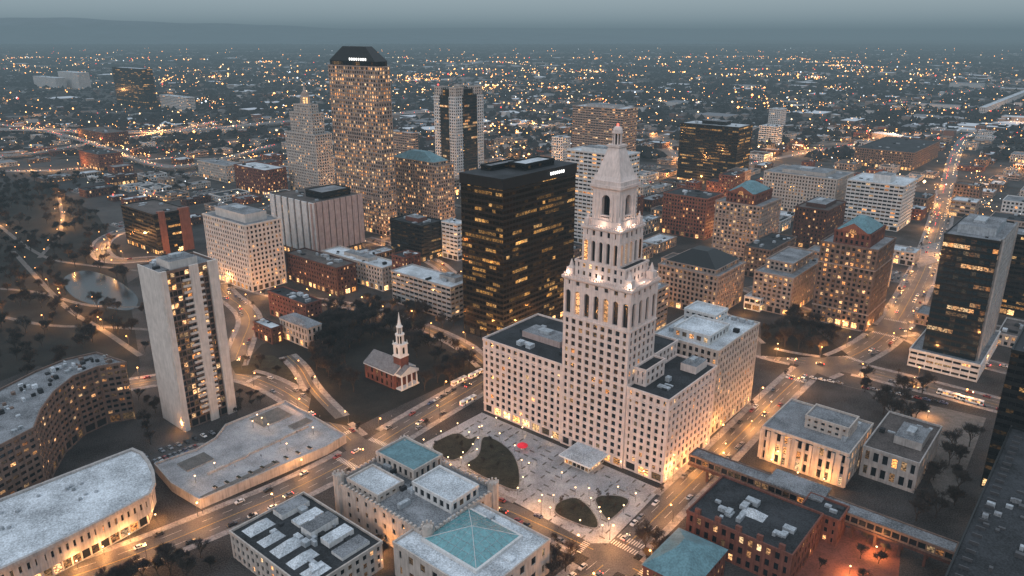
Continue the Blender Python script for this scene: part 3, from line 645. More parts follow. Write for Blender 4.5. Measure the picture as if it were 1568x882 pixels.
R=[('main_street',[(-160,985),(60,900),(200,853),(330,800),(450,750),(555,695),(625,652),(700,608),(760,572),(850,515),(940,455),(1010,410)],17),
 ('cross_street',[(555,692),(650,728),(780,782),(880,828),(1000,885),(1150,960)],11),
 ('side_street',[(820,950),(900,885),(960,835),(1050,748),(1130,668),(1200,598),(1248,556)],13),
 ('avenue',[(1140,530),(1200,548),(1290,560),(1420,592),(1520,618),(1640,650)],17),
 ('north_avenue',[(1248,570),(1330,535),(1370,500),(1398,450),(1422,400),(1440,340),(1452,280),(1462,235),(1480,205),(1540,190),(1640,185)],19),
 ('curved_street',[(555,690),(510,650),(470,622),(425,592),(370,572),(300,570),(200,590),(100,600)],13),
 ('park_street',[(352,572),(372,520),(385,490),(372,470),(345,452),(330,425),(300,400),(240,395),(170,402),(150,385),(158,366),(195,350),(270,345)],12),
 ('church_street',[(330,425),(430,455),(560,470),(700,520),(745,560)],8),
 ('west_street',[(-100,262),(120,262),(250,240),(330,245),(440,235)],15),
 ('boulevard',[(-100,232),(60,225),(180,232),(300,222),(430,212)],18),
 ('north_street',[(600,440),(640,380),(760,330),(880,300),(1010,278),(1150,250),(1280,225),(1440,205)],13),
 ('back_street',[(1005,410),(1120,495),(1165,535)],9),
 ('office_street',[(1140,440),(1290,500),(1365,505)],10),
 ('far_avenue',[(980,200),(1030,225),(1090,330),(1140,420)],10),
 ('east_street',[(1365,500),(1440,540),(1520,560),(1640,590)],12),
 ('rear_street',[(560,365),(660,395),(700,430)],9),
 ('island_path_street',[(440,545),(462,565),(476,595),(520,640)],5),
 ('distant_avenue',[(900,190),(800,165),(660,150),(500,150)],14),
 ('distant_parkway',[(1640,120),(1500,135),(1380,160),(1240,165),(1100,150)],18),
 ('distant_boulevard',[(-100,180),(100,178),(260,165),(420,160)],14),
]
RW=[]
for n,p,w in R: RW.append((n,resamp(smooth([G(u,v) for u,v in p],2),6 if G(*p[0])[1]<1300 else 20),w))
hw=resamp(smooth([G(u,v) for u,v in [(-120,205),(60,204),(180,210),(300,206),(430,192),(560,182),(660,176)]],2),14); hwB=resamp(smooth([G(u,v) for u,v in [(-120,248),(40,244),(150,222),(260,207),(330,190)]],2),14); hwC=resamp(smooth([G(u,v) for u,v in [(-120,192),(30,196),(140,222),(230,262),(300,262),(420,228)]],3),14)
segs=[(np.array(p),w) for n,p,w in RW]+[(np.array(hw),30),(np.array(hwB),16),(np.array(hwC),14)]
def inroad(x,y,skip,mar=0.0):
    for i,(A,w) in enumerate(segs):
        if i==skip: continue
        if np.min(np.hypot(A[:,0]-x,A[:,1]-y))<w/2+mar: return True
    return False
def infoot(x,y,mar=0):
    for p,h in FOOT:
        if inpoly(x,y,p): return True
        if mar:
            for dx,dy in((mar,0),(-mar,0),(0,mar),(0,-mar)):
                if inpoly(x+dx,y+dy,p): return True
    return False
lampspots=[]; parkspots=[]; hdots={'eo':[],'ew':[],'er':[]}
for nm,hp_,w,zz in (('elevated_highway',hw,30,9),('highway_ramp',hwB,13,6.5),('highway_ramp',hwC,11,7.6)):
    mb=MB()
    def of(j,d):
        q0=hp_[max(0,j-1)];q1=hp_[min(len(hp_)-1,j+1)]; L=math.dist(q0,q1); return (hp_[j][0]-(q1[1]-q0[1])/L*d,hp_[j][1]+(q1[0]-q0[0])/L*d)
    for j in range(len(hp_)-1):
        mb.face([(*of(j,-w/2),zz),(*of(j+1,-w/2),zz),(*of(j+1,w/2),zz),(*of(j,w/2),zz)],'deck'); mb.face([(*of(j,-w/2),zz-1.6),(*of(j+1,-w/2),zz-1.6),(*of(j+1,w/2),zz-1.6),(*of(j,w/2),zz-1.6)],'concrete')
        for s in (-w/2,w/2):
            mb.face([(*of(j,s),zz-1.6),(*of(j+1,s),zz-1.6),(*of(j+1,s),zz+1),(*of(j,s),zz+1)],'concrete'); mb.face([(*of(j,s*.98),zz),(*of(j+1,s*.98),zz),(*of(j+1,s*.98),zz+1),(*of(j,s*.98),zz+1)],'concrete'); mb.face([(*of(j,s),zz+1),(*of(j+1,s),zz+1),(*of(j+1,s*.98),zz+1),(*of(j,s*.98),zz+1)],'concrete')
        mb.face([(*of(j,-.15),zz+.01),(*of(j+1,-.15),zz+.01),(*of(j+1,.15),zz+.01),(*of(j,.15),zz+.01)],'paint')
        if j%3==0:
            for s in (-w*.3,w*.3): mb.ring(of(j,s),1,1,0,zz-1.6,'concrete',8)
            q=of(j,w/2); hdots['eo'].append((*q,zz+9)); mb.tube((*q,zz),(*q,zz+8.6),.15,.1,'steel')
        if random.random()<.4: hdots['er'].append((*of(j,-w*.25),zz+.8))
        if random.random()<.5: hdots['ew'].append((*of(j,w*.25),zz+.8))
    mb.obj(nm)
for i,(n,p,w) in enumerate(RW):
    z=.05+.006*i
    mb=MB(); wk=MB(); mk=MB()
    T=[]
    for j in range(len(p)):
        q0=p[max(0,j-1)];q1=p[min(len(p)-1,j+1)]; L=math.dist(q0,q1) or 1; T.append(((q1[0]-q0[0])/L,(q1[1]-q0[1])/L))
    def off(j,d): return (p[j][0]-T[j][1]*d,p[j][1]+T[j][0]*d)
    for j in range(len(p)-1):
        mb.face([(*off(j,-w/2),z),(*off(j+1,-w/2),z),(*off(j+1,w/2),z),(*off(j,w/2),z)],'asph' if p[j][1]<1100 else 'deck')
        for s in (-1,1):
            c=off(j,s*(w/2+1.8)); c2=off(j+1,s*(w/2+1.8))
            if p[j][1]<1000 and not inroad(*c,i,2.2) and not inroad(*c2,i,2.2) and not inpoly(*c,POFF):
                q=[off(j,s*w/2),off(j+1,s*w/2),off(j+1,s*(w/2+3.6)),off(j,s*(w/2+3.6))]
                wk.face([(*r,.2) for r in q],'walk'); wk.face([(*q[0],z),(*q[1],z),(*q[1],.2),(*q[0],.2)],'walk')
        if p[j][1]<900 and not inroad(*p[j],i,3):
            for s in (-.14,.14): mk.face([(*off(j,s-.07),z+.008),(*off(j+1,s-.07),z+.008),(*off(j+1,s+.07),z+.008),(*off(j,s+.07),z+.008)],'yellow')
            if w>=13 and j%2==0:
                for s in (-w/4,w/4): mk.face([(*off(j,s-.09),z+.008),(*off(j+1,s-.09),z+.008),(*off(j+1,s+.09),z+.008),(*off(j,s+.09),z+.008)],'paint')
        if p[j][1]<800 and j>1 and inroad(*p[j],i,0)!=inroad(*p[j-1],i,0):
            jj=j+1 if not inroad(*p[min(j+1,len(p)-1)],i,0) else j-2
            jj=max(0,min(len(p)-2,jj)); k=-w/2+.6
            while k<w/2-.4:
                c=off(jj,k); mk.box(c,T[jj],.55,3.2,z+.009,z+.013,'paint'); k+=1.15
    mb.obj(n)
    if wk.f: wk.obj('pavement')
    if mk.f: mk.obj('road_markings')
    acc=0;s=1
    for j in range(1,len(p)):
        acc+=math.dist(p[j],p[j-1])
        sp=24 if p[j][1]<700 else 32
        if acc>=sp:
            acc=0; s=-s; c=off(j,s*(w/2+.8))
            if not inroad(*c,i,.5): lampspots.append((c,T[j],s))
        if p[j][1]>700 and w>=13:
            if random.random()<.22: hdots['er'].append((*off(j,w*.2),1))
            if random.random()<.22: hdots['ew'].append((*off(j,-w*.2),1))
    if p[0][1]<1200 and w>=9:
        for j in range(2,len(p)-2):
            for s in(-1,1):
                if p[j][1]<1000 and random.random()<.24 and not inroad(*p[j],i,6): parkspots.append((off(j,s*(w/2-1.5)),T[j],s,'p'))
                if w>=11 and p[j][1]<1400 and random.random()<.08: parkspots.append((off(j,s*w*.2),T[j],-s,'d'))
mb=MB()
for k,pp in enumerate([[(-20,330),(60,395),(120,405),(215,415)],[(20,385),(70,440),(110,480),(150,500),(215,545)],[(-60,440),(60,445),(130,470),(215,470)],[(150,500),(230,505)],[(90,300),(100,350),(60,395)],[(-20,480),(70,500),(150,500)]]):
    q=resamp(smooth([G(u,v) for u,v in pp]),5)
    for j in range(len(q)-1):
        L=math.dist(q[j],q[j+1]) or 1; nx,ny=-(q[j+1][1]-q[j][1])/L*2,(q[j+1][0]-q[j][0])/L*2
        z=.135+.004*k; mb.face([(q[j][0]-nx,q[j][1]-ny,z),(q[j+1][0]-nx,q[j+1][1]-ny,z),(q[j+1][0]+nx,q[j+1][1]+ny,z),(q[j][0]+nx,q[j][1]+ny,z)],'path')
    segs.append((np.array(q),4))
    for j in range(3,len(q),9): lampspots.append(((q[j][0]+2,q[j][1]),(1,0),1))
mb.obj('park_paths')
# ------------------------------------------------------------------ low-rise fill
XP=[[(-300,640),(-300,300),(60,268),(150,300),(185,330),(230,400),(215,560),(190,620)],[(330,430),(450,440),(600,455),(705,510),(740,580),(600,660),(340,640)],[(1150,478),(1300,500),(1420,600),(1250,600),(1160,560)],[(200,380),(330,395),(345,470),(330,640),(200,640)]]
Cs=50; lotcars=[]
circ=[]
for p,h in FOOT: cx=sum(q[0] for q in p)/len(p);cy=sum(q[1] for q in p)/len(p); circ.append((cx,cy,max(math.dist((cx,cy),q) for q in p)))
for i in range(-34,44):
    for j in range(0,50):
        x=D1[0]*i*Cs+D2[0]*j*Cs+random.uniform(-6,6); y=D1[1]*i*Cs+D2[1]*j*Cs+random.uniform(-6,6)
        if y<430 or y>1750 or abs(x)>.72*y+60: continue
        u,v=px(x,y)
        if any(inpoly(u,v,q) for q in XP): continue
        skip=random.random()<(.16 if y<1000 else .28)
        w=random.uniform(14,36);l=random.uniform(16,42); r=math.hypot(w,l)/2
        if any(math.hypot(x-c[0],y-c[1])<c[2]*.92+r*.75 for c in circ): continue
        if inroad(x,y,-1,r*.62): continue
        if skip:
            if y<1200:
                mb=MB(); mb.box((x,y),D1,34,38,0,.11,'asph')
                for rr_ in (-12,-4,4,12):
                    for t in range(13):
                        c=(x+D1[0]*(t-6)*2.8+D2[0]*rr_,y+D1[1]*(t-6)*2.8+D2[1]*rr_); mb.box((c[0]+D1[0]*1.4,c[1]+D1[1]*1.4),D2,.12,4.6,.11,.118,'paint')
                        if random.random()<.5: lotcars.append(c)
                mb.obj('parking_lot'); circ.append((x,y,22))
            continue
        dn=y<1000 and x>-120
        h=random.choice([6,8,9,12,14,18] if dn else [5,6,7,8,9,12]); 
        if dn and random.random()<.15: h=random.uniform(20,34)
        st=random.choice(['brick','brickd','cream','tan','white','brown','band','conc'])
        mb=MB(); O=(x-D1[0]*w/2-D2[0]*l/2,y-D1[1]*w/2-D2[1]*l/2)
        p=rect(O,D1,D2,0,w,0,l)
        rf=random.choice(['roofw','roofg','roofd','roofb','roofd'])
        if random.random()<.35 and w>24:
            block(mb,rect(O,D1,D2,0,w*.55,0,l),0,h,st,roof=rf); block(mb,rect(O,D1,D2,w*.56,w,0,l*.6),0,h*.7,st,roof=rf)
        else: block(mb,p,0,h,st,roof=rf)
        units(mb,O,D1,D2,w*.55,l,h+.02,5 if y<1100 else 2,(.3,.7,.3,.6,2.5,ST[st][5]) if random.random()<.4 else None)
        mb.obj('low_rise_building'); circ.append((x,y,r*.6))
def boxes(name,cx,cy,w,l,h,ang,cols,rcols,z=0):
    n=len(cx); c,s=np.cos(ang),np.sin(ang)
    sx=np.array([-1,1,1,-1,-1,1,1,-1])*.5; sy=np.array([-1,-1,1,1,-1,-1,1,1])*.5; sz=np.array([0,0,0,0,1,1,1,1.])
    X=w[:,None]*sx;Y=l[:,None]*sy
    V=np.stack([cx[:,None]+X*c[:,None]-Y*s[:,None],cy[:,None]+X*s[:,None]+Y*c[:,None],h[:,None]*sz+z],-1).reshape(-1,3)
    Fq=np.array([[0,1,5,4],[1,2,6,5],[2,3,7,6],[3,0,4,7],[4,5,6,7]])
    Fa=(np.arange(n)[:,None,None]*8+Fq).reshape(-1,4)
    me=D.meshes.new(name); me.from_pydata(V.tolist(),[],Fa.tolist())
    at=me.attributes.new('tone','FLOAT_COLOR','FACE'); cc=np.ones((n,5,4)); cc[:,:4,:3]=cols[:,None,:]; cc[:,4,:3]=rcols
    at.data.foreach_set('color',cc.reshape(-1)); o=D.objects.new(name,me); C.collection.objects.link(o); return o
m,nt,bs=newmat('distant_building_surfaces'); at=nt.nodes.new('ShaderNodeAttribute'); at.attribute_name='tone'; nt.links.new(at.outputs['Color'],bs.inputs['Base Color']); bs.inputs['Roughness'].default_value=.85
ncl=260; ccy=1600+rng.random(ncl)**1.3*6500; ccx=(rng.random(ncl)*2-1)*(.74*ccy+100); csz=rng.uniform(60,260,ncl)*(1+ccy/8000)
n=4600; ci=rng.integers(0,ncl,n); yy=ccy[ci]+rng.normal(0,1,n)*csz[ci]; xx=ccx[ci]+rng.normal(0,1.5,n)*csz[ci]
yy=np.maximum(yy,1500+rng.random(n)*200)
# street-aligned snapping of the houses
ga=xx*D1[0]+yy*D1[1]; gb=xx*D2[0]+yy*D2[1]; gb=np.round(gb/46)*46+rng.choice([-11,11],n); xx=ga*D1[0]+gb*D2[0]; yy=ga*D1[1]+gb*D2[1]
hs=rng.choice([5,6,7,8,10,14],n,p=[.25,.25,.2,.15,.1,.05]).astype(float)
big=rng.random(n)<.10
w=np.where(big,rng.uniform(30,80,n),rng.uniform(9,22,n)); l=np.where(big,rng.uniform(30,110,n),rng.uniform(9,20,n))
pal=np.array([[.28,.25,.23],[.14,.08,.065],[.45,.45,.45],[.09,.08,.075],[.2,.165,.15]]); rpal=np.array([[.58,.61,.65],[.15,.155,.17],[.045,.045,.05],[.09,.075,.075],[.06,.06,.07]])
ri=np.where(big,rng.choice([0,1,0],n),rng.choice([1,2,3,4,2,3,4,0],n))
o=boxes('distant_city_buildings',xx,yy,w,l,hs,np.radians(rng.choice([50,50,50,50,20],n)),pal[rng.integers(0,5,n)],rpal[ri]); o.data.materials.append(m)
def blobs(name,cx,cy,r,h,k):
    n=len(cx); base=np.array([[1,0,.35],[0,1,.4],[-1,0,.3],[0,-1,.4],[.1,.1,1],[.7,.7,.6],[-.7,.7,.55],[-.7,-.7,.6],[.7,-.7,.5]])
    V=base[None]*np.stack([r,r,h],-1)[:,None,:]*rng.uniform(.65,1.25,(n,9,1)); V[:,:,0]+=cx[:,None];V[:,:,1]+=cy[:,None]
    Fq=np.array([[0,5,4],[5,1,4],[1,6,4],[6,2,4],[2,7,4],[7,3,4],[3,8,4],[8,0,4]]); Fa=(np.arange(n)[:,None,None]*9+Fq).reshape(-1,3)
    me=D.meshes.new(name); me.from_pydata(V.reshape(-1,3).tolist(),[],Fa.tolist()); me.materials.append(M[k]); o=D.objects.new(name,me); C.collection.objects.link(o)
nc=2400; cy=1250+rng.random(nc)**1.2*11500; cx=(rng.random(nc)*2-1)*(.75*cy+100); per=22
X=(cx[:,None]+rng.normal(0,60,(nc,per))*(1+cy[:,None]/3500)).ravel(); Y=(cy[:,None]+rng.normal(0,30,(nc,per))*(1+cy[:,None]/4000)).ravel()
k=Y>1250; X=X[k];Y=Y[k]
nearr=np.zeros(len(X),bool)
for A_,w_ in segs:
    if A_[:,1].max()>1100:
        for q in A_[::2]: nearr|=(np.abs(X-q[0])<w_/2+22)&(np.abs(Y-q[1])<w_/2+22)
X=X[~nearr];Y=Y[~nearr]; blobs('distant_woodland',X,Y,rng.uniform(4,9,len(X))*(1+Y/6000),rng.uniform(8,15,len(X)),'wood')
mb=MB()
def ridge(dist,x0,x1,prof,k,n=160):
    prev=None
    for i in range(n+1):
        t=i/n; x=x0+(x1-x0)*t; z=prof(t); p=(x,dist,z)
        if prev:
            mb.face([(prev[0],dist-2500,-5),(x,dist-2500,-5),(x,dist-900,z*.6),(prev[0],dist-900,prev[2]*.6)],k); mb.face([(prev[0],dist-900,prev[2]*.6),(x,dist-900,z*.6),p,prev],k)
        prev=p
sn=math.sin
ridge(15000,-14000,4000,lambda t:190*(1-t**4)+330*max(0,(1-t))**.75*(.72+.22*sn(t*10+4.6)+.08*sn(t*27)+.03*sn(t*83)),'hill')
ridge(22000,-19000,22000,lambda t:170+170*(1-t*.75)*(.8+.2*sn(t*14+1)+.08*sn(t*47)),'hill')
mb.obj('distant_hills')
# ------------------------------------------------------------------ far lights
def dots(name,P,r,k):
    n=len(P); base=np.array([[1,0,0],[-1,0,0],[0,1,0],[0,-1,0],[0,0,1],[0,0,-1.]]); V=P[:,None,:]+base[None]*r[:,None,None]
    Fq=np.array([[0,2,4],[2,1,4],[1,3,4],[3,0,4],[2,0,5],[1,2,5],[3,1,5],[0,3,5]]); Fa=(np.arange(n)[:,None,None]*6+Fq).reshape(-1,3)
    me=D.meshes.new(name); me.from_pydata(V.reshape(-1,3).tolist(),[],Fa.tolist()); me.materials.append(M[k]); o=D.objects.new(name,me); C.collection.objects.link(o)
pts=[];glow=[]
for _ in range(105):
    y0=random.choice([random.uniform(800,2500),random.uniform(1200,4500)]); x0=random.uniform(-.75*y0,.75*y0); d=random.choice([D1,D2,D1,(1,.1),(-.3,.95)]); L=random.uniform(200,1100); t=0
    while t<L:
        t+=random.uniform(26,60); x=x0+d[0]*t+random.uniform(-3,3);y=y0+d[1]*t
        if y>650 and random.random()<.75: pts.append((x,y,random.uniform(7,10)))
for _ in range(190):
    y0=850+random.random()**1.4*5500; x0=random.uniform(-.72,.72)*y0; sg=random.uniform(14,60)*(1+y0/3500); n=random.randint(5,30)
    if 900<y0<4200: glow.append((x0,y0))
    for _ in range(n):
        y=y0+random.gauss(0,sg*.7)
        if y>760: pts.append((x0+random.gauss(0,sg),y,random.uniform(5,12)))
for _ in range(700):
    y=750+random.random()**1.5*8500; x=random.uniform(-.75,.75)*y; pts.append((x,y,random.uniform(9,16)))
pts=[q for q in pts if not (q[1]<1300 and (infoot(q[0],q[1]) or any(inpoly(*px(q[0],q[1]),xp) for xp in XP[:1])))]
A=np.array(pts); rr=np.clip(A[:,1]*.00046*rng.lognormal(0,.55,len(A)),.35,4.2); sel=rng.random(len(A))
for kk,lo,hi in(('eo',0,.58),('ew',.58,.88),('ec',.88,.955),('er',.955,1.01)):
    q=(sel>=lo)&(sel<hi); dots('distant_street_lights',A[q],rr[q],kk)
for kk in hdots:
    q=np.array(hdots[kk]); dots('highway_lights' if kk=='eo' else 'distant_traffic',q,np.clip(q[:,1]*.00045,.3,1.2),kk)
# ------------------------------------------------------------------ lamps
lm=MB(); lm.ring((0,0),.16,.09,0,7.6,'steel',6); lm.tube((0,0,7.4),(1.4,0,8.1),.07,.06,'steel'); lm.ring((1.5,0),.3,.45,7.7,8.0,'eo',8); lm.ring((1.5,0),.45,.2,8.0,8.3,'eo',8); lm.ring((0,0),.3,.2,0,.5,'steel',8)
lme=lm.mesh('street_lamp'); 
lm=MB(); lm.ring((0,0),.12,.07,0,3.8,'steel',6); lm.ring((0,0),.2,.36,3.8,4.1,'ew',8,False); lm.ring((0,0),.36,.2,4.1,4.5,'ew',8); lm.ring((0,0),.24,.03,4.5,4.8,'steel',8); lme2=lm.mesh('globe_lamp')
def L(name,col,e,r=.35):
    l=D.lights.new(name,'POINT'); l.energy=e; l.color=col; l.shadow_soft_size=r; return l
Lo=L('sodium_light',(1,.42,.12),9000); Lw=L('warm_light',(1,.6,.28),1300); Lf=L('sodium_area_light',(1,.43,.12),30000,.6); LF=L('added_district_glow',(1,.45,.15),150000,1.0)  # the strongest one is added for glow patches in far districts
def lamp(c,t,s,me=lme,li=Lo,zl=7.3,nm='street_lamp',z=0.1):
    o=D.objects.new(nm,me); o.location=(c[0],c[1],z); o.rotation_euler=(0,0,math.atan2(t[1],t[0])-s*math.pi/2); C.collection.objects.link(o)
    if li:
        q=D.objects.new('lamp_light',li); q.parent=o; q.location=(1.5 if me is lme else 0,0,zl); C.collection.objects.link(q)
nl=0
for c,t,s in lampspots:
    d=math.hypot(*c)
    u,v=px(*c)
    if u<-150 or u>1720 or v>960 or infoot(*c): continue
    li=Lo if d<800 else (Lf if random.random()<.4 and d<1600 else None)
    lamp(c,t,s,li=li); nl+=1
mast=MB(); mast.ring((0,0),.3,.15,0,19,'steel',6); mast.ring((0,0),1.2,1.2,19,19.6,'eo',8); mme=mast.mesh('added_mast_light')
for c in glow[:65]: lamp(c,(1,0),1,mme,LF,18.2,'added_mast_light')  # masts added at far clusters to throw glow on ground and roofs
for q in hdots['eo'][::3]:
    if q[1]<1700 and abs(q[0])<.75*q[1]: lamp((q[0],q[1]),(1,0),1,mme,Lf,18,'added_mast_light')
for l in lawns:
    q=ccw([G(u,v) for u,v in l]); q=offs(q,1.5); q=resamp(q+[q[0]],15)
    for c in q[:-1]: lamp(c,(1,0),1,lme2,Lw if random.random()<.6 else None,4.2,'globe_lamp',.16)
for (u,v) in [(760,650),(800,665),(845,680),(950,718),(985,733),(830,770),(810,720),(860,735)]: lamp(G(u,v),(1,0),1,lme2,Lw,4.2,'globe_lamp',.16)
for (u,v) in [(402,650),(388,655),(412,660),(395,645),(330,720),(440,690),(480,665),(300,740)]: lamp(G(u,v,4),(1,0),1,lme2,Lw,4.2,'globe_lamp',4)
Lb=L('entrance_light',(1,.42,.12),12000,.5)
for (u,v) in [(200,830),(160,850),(240,800),(120,872),(280,660),(300,650),(1180,625),(1150,655),(1110,690),(1060,720),(1260,745),(1220,735),(1180,715),(1300,880),(1340,850),(1420,640),(100,330),(85,325),(1330,505),(1290,500),(1420,545),(1490,570),(620,420),(700,440),(780,535),(830,500),(585,870),(580,850),(1190,535),(60,700),(150,388),(160,372),(180,360),(1370,470),(1395,510),(1100,375),(1200,400),(1245,480),(590,365),(560,375),(640,300),(470,430),(400,455),(1000,470),(1140,480)]:
    lamp(G(u,v),(1,0),1,lme2,Lb,4.3,'globe_lamp')
Lc=L('crown_floodlight',(1,.70,.50),600,.4)
P=lambda s,t:(Ltrav[0]+D1[0]*s+D2[0]*t,Ltrav[1]+D1[1]*s+D2[1]*t)
fm=MB(); fm.ring((0,0),.3,.3,0,.5,'steel',8); fm.ring((0,0),.25,.3,.5,.6,'ew',8); fme=fm.mesh('floodlight')
for (s,t,z) in [(24,-.3,93.3),(42,-.3,93.3),(59,-.3,93.3),(23.5,12,93.3),(41.5,1.2,119.1),(31.2,11.8,119.1),(31.6,1.6,119.1),(41.5,4.5,138.5),(34,12,138.5)]:
    lamp(P(s,t),(1,0),1,fme,Lc,1.2,'floodlight',z)
print('lamps',nl,len(glow))
# ------------------------------------------------------------------ trees
def tree(seed,hgt,lv=5):
    rd=random.Random(seed); mb=MB()
    def br(p,d,L,r,n):
        q=p+d*L; mb.tube(p,q,r,r*.62,'bark',4 if n>2 else 3)
        if n==0:
            for _ in range(6):
                v=(d+Vector((rd.uniform(-1,1),rd.uniform(-1,1),rd.uniform(-.5,.9)))).normalized()*rd.uniform(.8,1.9); w=v.orthogonal().normalized()*.07
                s=p+d*L*rd.random(); mb.face([tuple(s-w),tuple(s+w),tuple(s+v)],'bark')
            return
        k=3 if n<lv else 4
        for i in range(k+(rd.random()<.35)):
            an=rd.uniform(0,6.28); sp=rd.uniform(.35,.85); x=d.orthogonal().normalized(); y=d.cross(x)
            nd=(d+(x*math.cos(an)+y*math.sin(an))*sp+Vector((0,0,.18))).normalized(); f=rd.uniform(.45,1)
            br(p+d*L*f if i else q,nd,L*rd.uniform(.66,.88),r*.58,n-1)
    br(Vector((0,0,0)),Vector((rd.uniform(-.06,.06),rd.uniform(-.06,.06),1)).normalized(),hgt*.26,hgt*.024,lv)
    return mb.mesh('bare_tree')
TM=[tree(1,15),tree(2,13),tree(3,17),tree(4,10,4)]
def addtree(x,y,s=1,k=None,z=0):
    o=D.objects.new('bare_tree',random.choice(TM[:3]) if k is None else TM[k]); o.location=(x,y,z); sc=random.uniform(.75,1.2)*s; o.scale=(sc,sc,sc*random.uniform(.9,1.1)); o.rotation_euler=(0,0,random.uniform(0,6.28)); C.collection.objects.link(o)
pondp=ccw(pond)
def scatter(poly,n,s=1,z=0,mind=5,k=None):
    P_=[G(u,v) for u,v in poly]; xs=[q[0] for q in P_];ys=[q[1] for q in P_]; t=0;c=0; used=[]
    while c<n and t<n*30:
        t+=1; x=random.uniform(min(xs),max(xs));y=random.uniform(min(ys),max(ys))
        if not inpoly(x,y,P_) or inpoly(x,y,pondp) or infoot(x,y,3) or inroad(x,y,-1,1.5) or any(math.dist((x,y),q)<mind for q in used): continue
        used.append((x,y)); addtree(x,y,s,k,z); c+=1
scatter([(-60,620),(-100,330),(60,275),(150,330),(190,400),(205,500),(190,560)],270,.9,0,6)
scatter([(480,480),(600,470),(680,510),(705,540),(640,550),(560,520),(530,580),(560,610),(500,600),(470,560)],75,1.0,0,5)
scatter([(645,545),(735,562),(690,590),(650,600)],12,.9); scatter([(355,560),(420,548),(455,575),(380,572)],5,.6)
scatter([(1165,495),(1230,485),(1310,545),(1250,548),(1170,540)],26,.85,0,5)
scatter([(1320,560),(1410,575),(1430,640),(1380,680),(1340,640),(1310,600)],12,1,0,7); scatter([(1430,700),(1500,670),(1460,790),(1400,800)],12,.9)
scatter([(170,880),(300,830),(330,860),(300,930),(180,930)],14,.8); scatter([(200,560),(350,520),(345,440),(310,400),(240,400)],30,.7); scatter([(360,600),(420,600),(400,625),(355,640)],8,.45)
scatter([(960,800),(1080,880),(1000,882),(940,860)],9,.7); scatter([(570,800),(620,860),(600,882),(540,840)],3,.6); scatter([(800,870),(850,845),(900,870),(860,900)],6,.6)
for l in lawns: scatter(l,4,.42,.7,4,3)
scatter([(185,640),(205,600),(250,640),(230,690)],6,.6); scatter([(1280,800),(1370,840),(1340,900),(1250,880)],6,.45)
scatter([(0,270),(130,270),(290,270),(300,300),(140,300),(0,290)],55,.8,0,7); scatter([(560,450),(700,500),(690,520),(560,475)],14,.8)
for c,t,s in lampspots[::2]:
    if c[1]<900:
        q=(c[0]-t[0]*11,c[1]-t[1]*11)
        if not infoot(*q,2) and not inroad(*q,-1,.3): addtree(*q,.55,3)
# ------------------------------------------------------------------ cars, buses
def carmesh(col,name='car'):
    key='paint_'+name+str(len(M)); M[key]=mat(key,col,.3,.05,.5,spec=.6,streak=False)
    mb=MB()
    prof=[(-2.2,.35),(-2.25,.75),(-2.1,.95),(-1.2,1.0),(1.0,.98),(1.95,.85),(2.2,.65),(2.2,.35)]
    def ext(pr,w0,w1,k,zmid):
        wf=lambda z:w0 if z<=zmid else w1
        n=len(pr)
        for i in range(n):
            (x,z),(X,Z)=pr[i],pr[(i+1)%n]; mb.face([(x,-wf(z),z),(X,-wf(Z),Z),(X,wf(Z),Z),(x,wf(z),z)],k)
        for s in(-1,1): mb.face([(x,s*wf(z),z) for x,z in pr],k)
    ext(prof,.9,.86,key,.8)
    cab=[(-1.7,.985),(-1.25,1.42),(.25,1.45),(1.0,.975)]; 
    ext(cab,.82,.66,'win',1.1); mb.face([(-1.28,-.68,1.44),(.28,-.68,1.465),(.28,.68,1.465),(-1.28,.68,1.44)],key)
    for x in(-1.35,1.4):
        for s in(-1,1):
            ring=[(x+.33*math.cos(t*math.pi/5),s*.93,.33+.33*math.sin(t*math.pi/5)) for t in range(10)]; ri2=[(q[0],s*.7,q[2]) for q in ring]
            mb.face(ring,'rubber')
            for t in range(10): mb.face([ring[t],ring[(t+1)%10],ri2[(t+1)%10],ri2[t]],'rubber')
    for s in(-1,1):
        mb.face([(2.215,s*.55,.55),(2.215,s*.85,.55),(2.2,s*.85,.72),(2.2,s*.55,.72)],'hvac'); mb.face([(-2.26,s*.6,.65),(-2.26,s*.85,.65),(-2.24,s*.85,.85),(-2.24,s*.6,.85)],'redclad')
    return mb
cols=[(.4,.4,.4),(.03,.03,.035),(.55,.55,.55),(.12,.13,.15),(.2,.03,.03),(.05,.07,.14),(.2,.2,.21),(.02,.02,.02)]
cms=[carmesh(c).mesh('car') for c in cols]
cmd=[]
for c in cols[:4]:
    mb=carmesh(c)
    for s in(-1,1): mb.ring((2.3,s*.68),.2,.2,.5,.85,'ew',6); mb.ring((-2.3,s*.7),.2,.2,.6,.95,'er',6)
    cmd.append(mb.mesh('car'))
def car(c,t,s,drive=False,z=.13):
    o=D.objects.new('car' if drive else 'parked_car',random.choice(cmd if drive else cms)); o.location=(c[0],c[1],z); o.rotation_euler=(0,0,math.atan2(t[1],t[0])+(math.pi if s>0 else 0)); C.collection.objects.link(o)
for c,t,s,k in parkspots:
    if infoot(*c): continue
    u,v=px(*c)
    if -30<u<1600 and v<900: car(c,t,s,k=='d')
for c in lotcars: car(c,D2,random.choice([-1,1]),False,.12)
for i in range(9):
    for (u0,v0,u1,v1) in ((222,700,325,664),(238,708,300,686)):
        t=i/8; 
        if random.random()<.8: car(G(u0+(u1-u0)*t,v0+(v1-v0)*t),D1,1,False,.03)
for i in range(16):
    t=i/15; car(G(1245+200*t,580+38*t),D1,1,False,.08) if random.random()<.75 else None
bm_=MB(); bm_.box((0,0),(1,0),2.5,12,.4,1.3,'trim',bot=True)
bw=[(-5.95,-1.22),(5.95,-1.22),(5.95,1.22),(-5.95,1.22)]
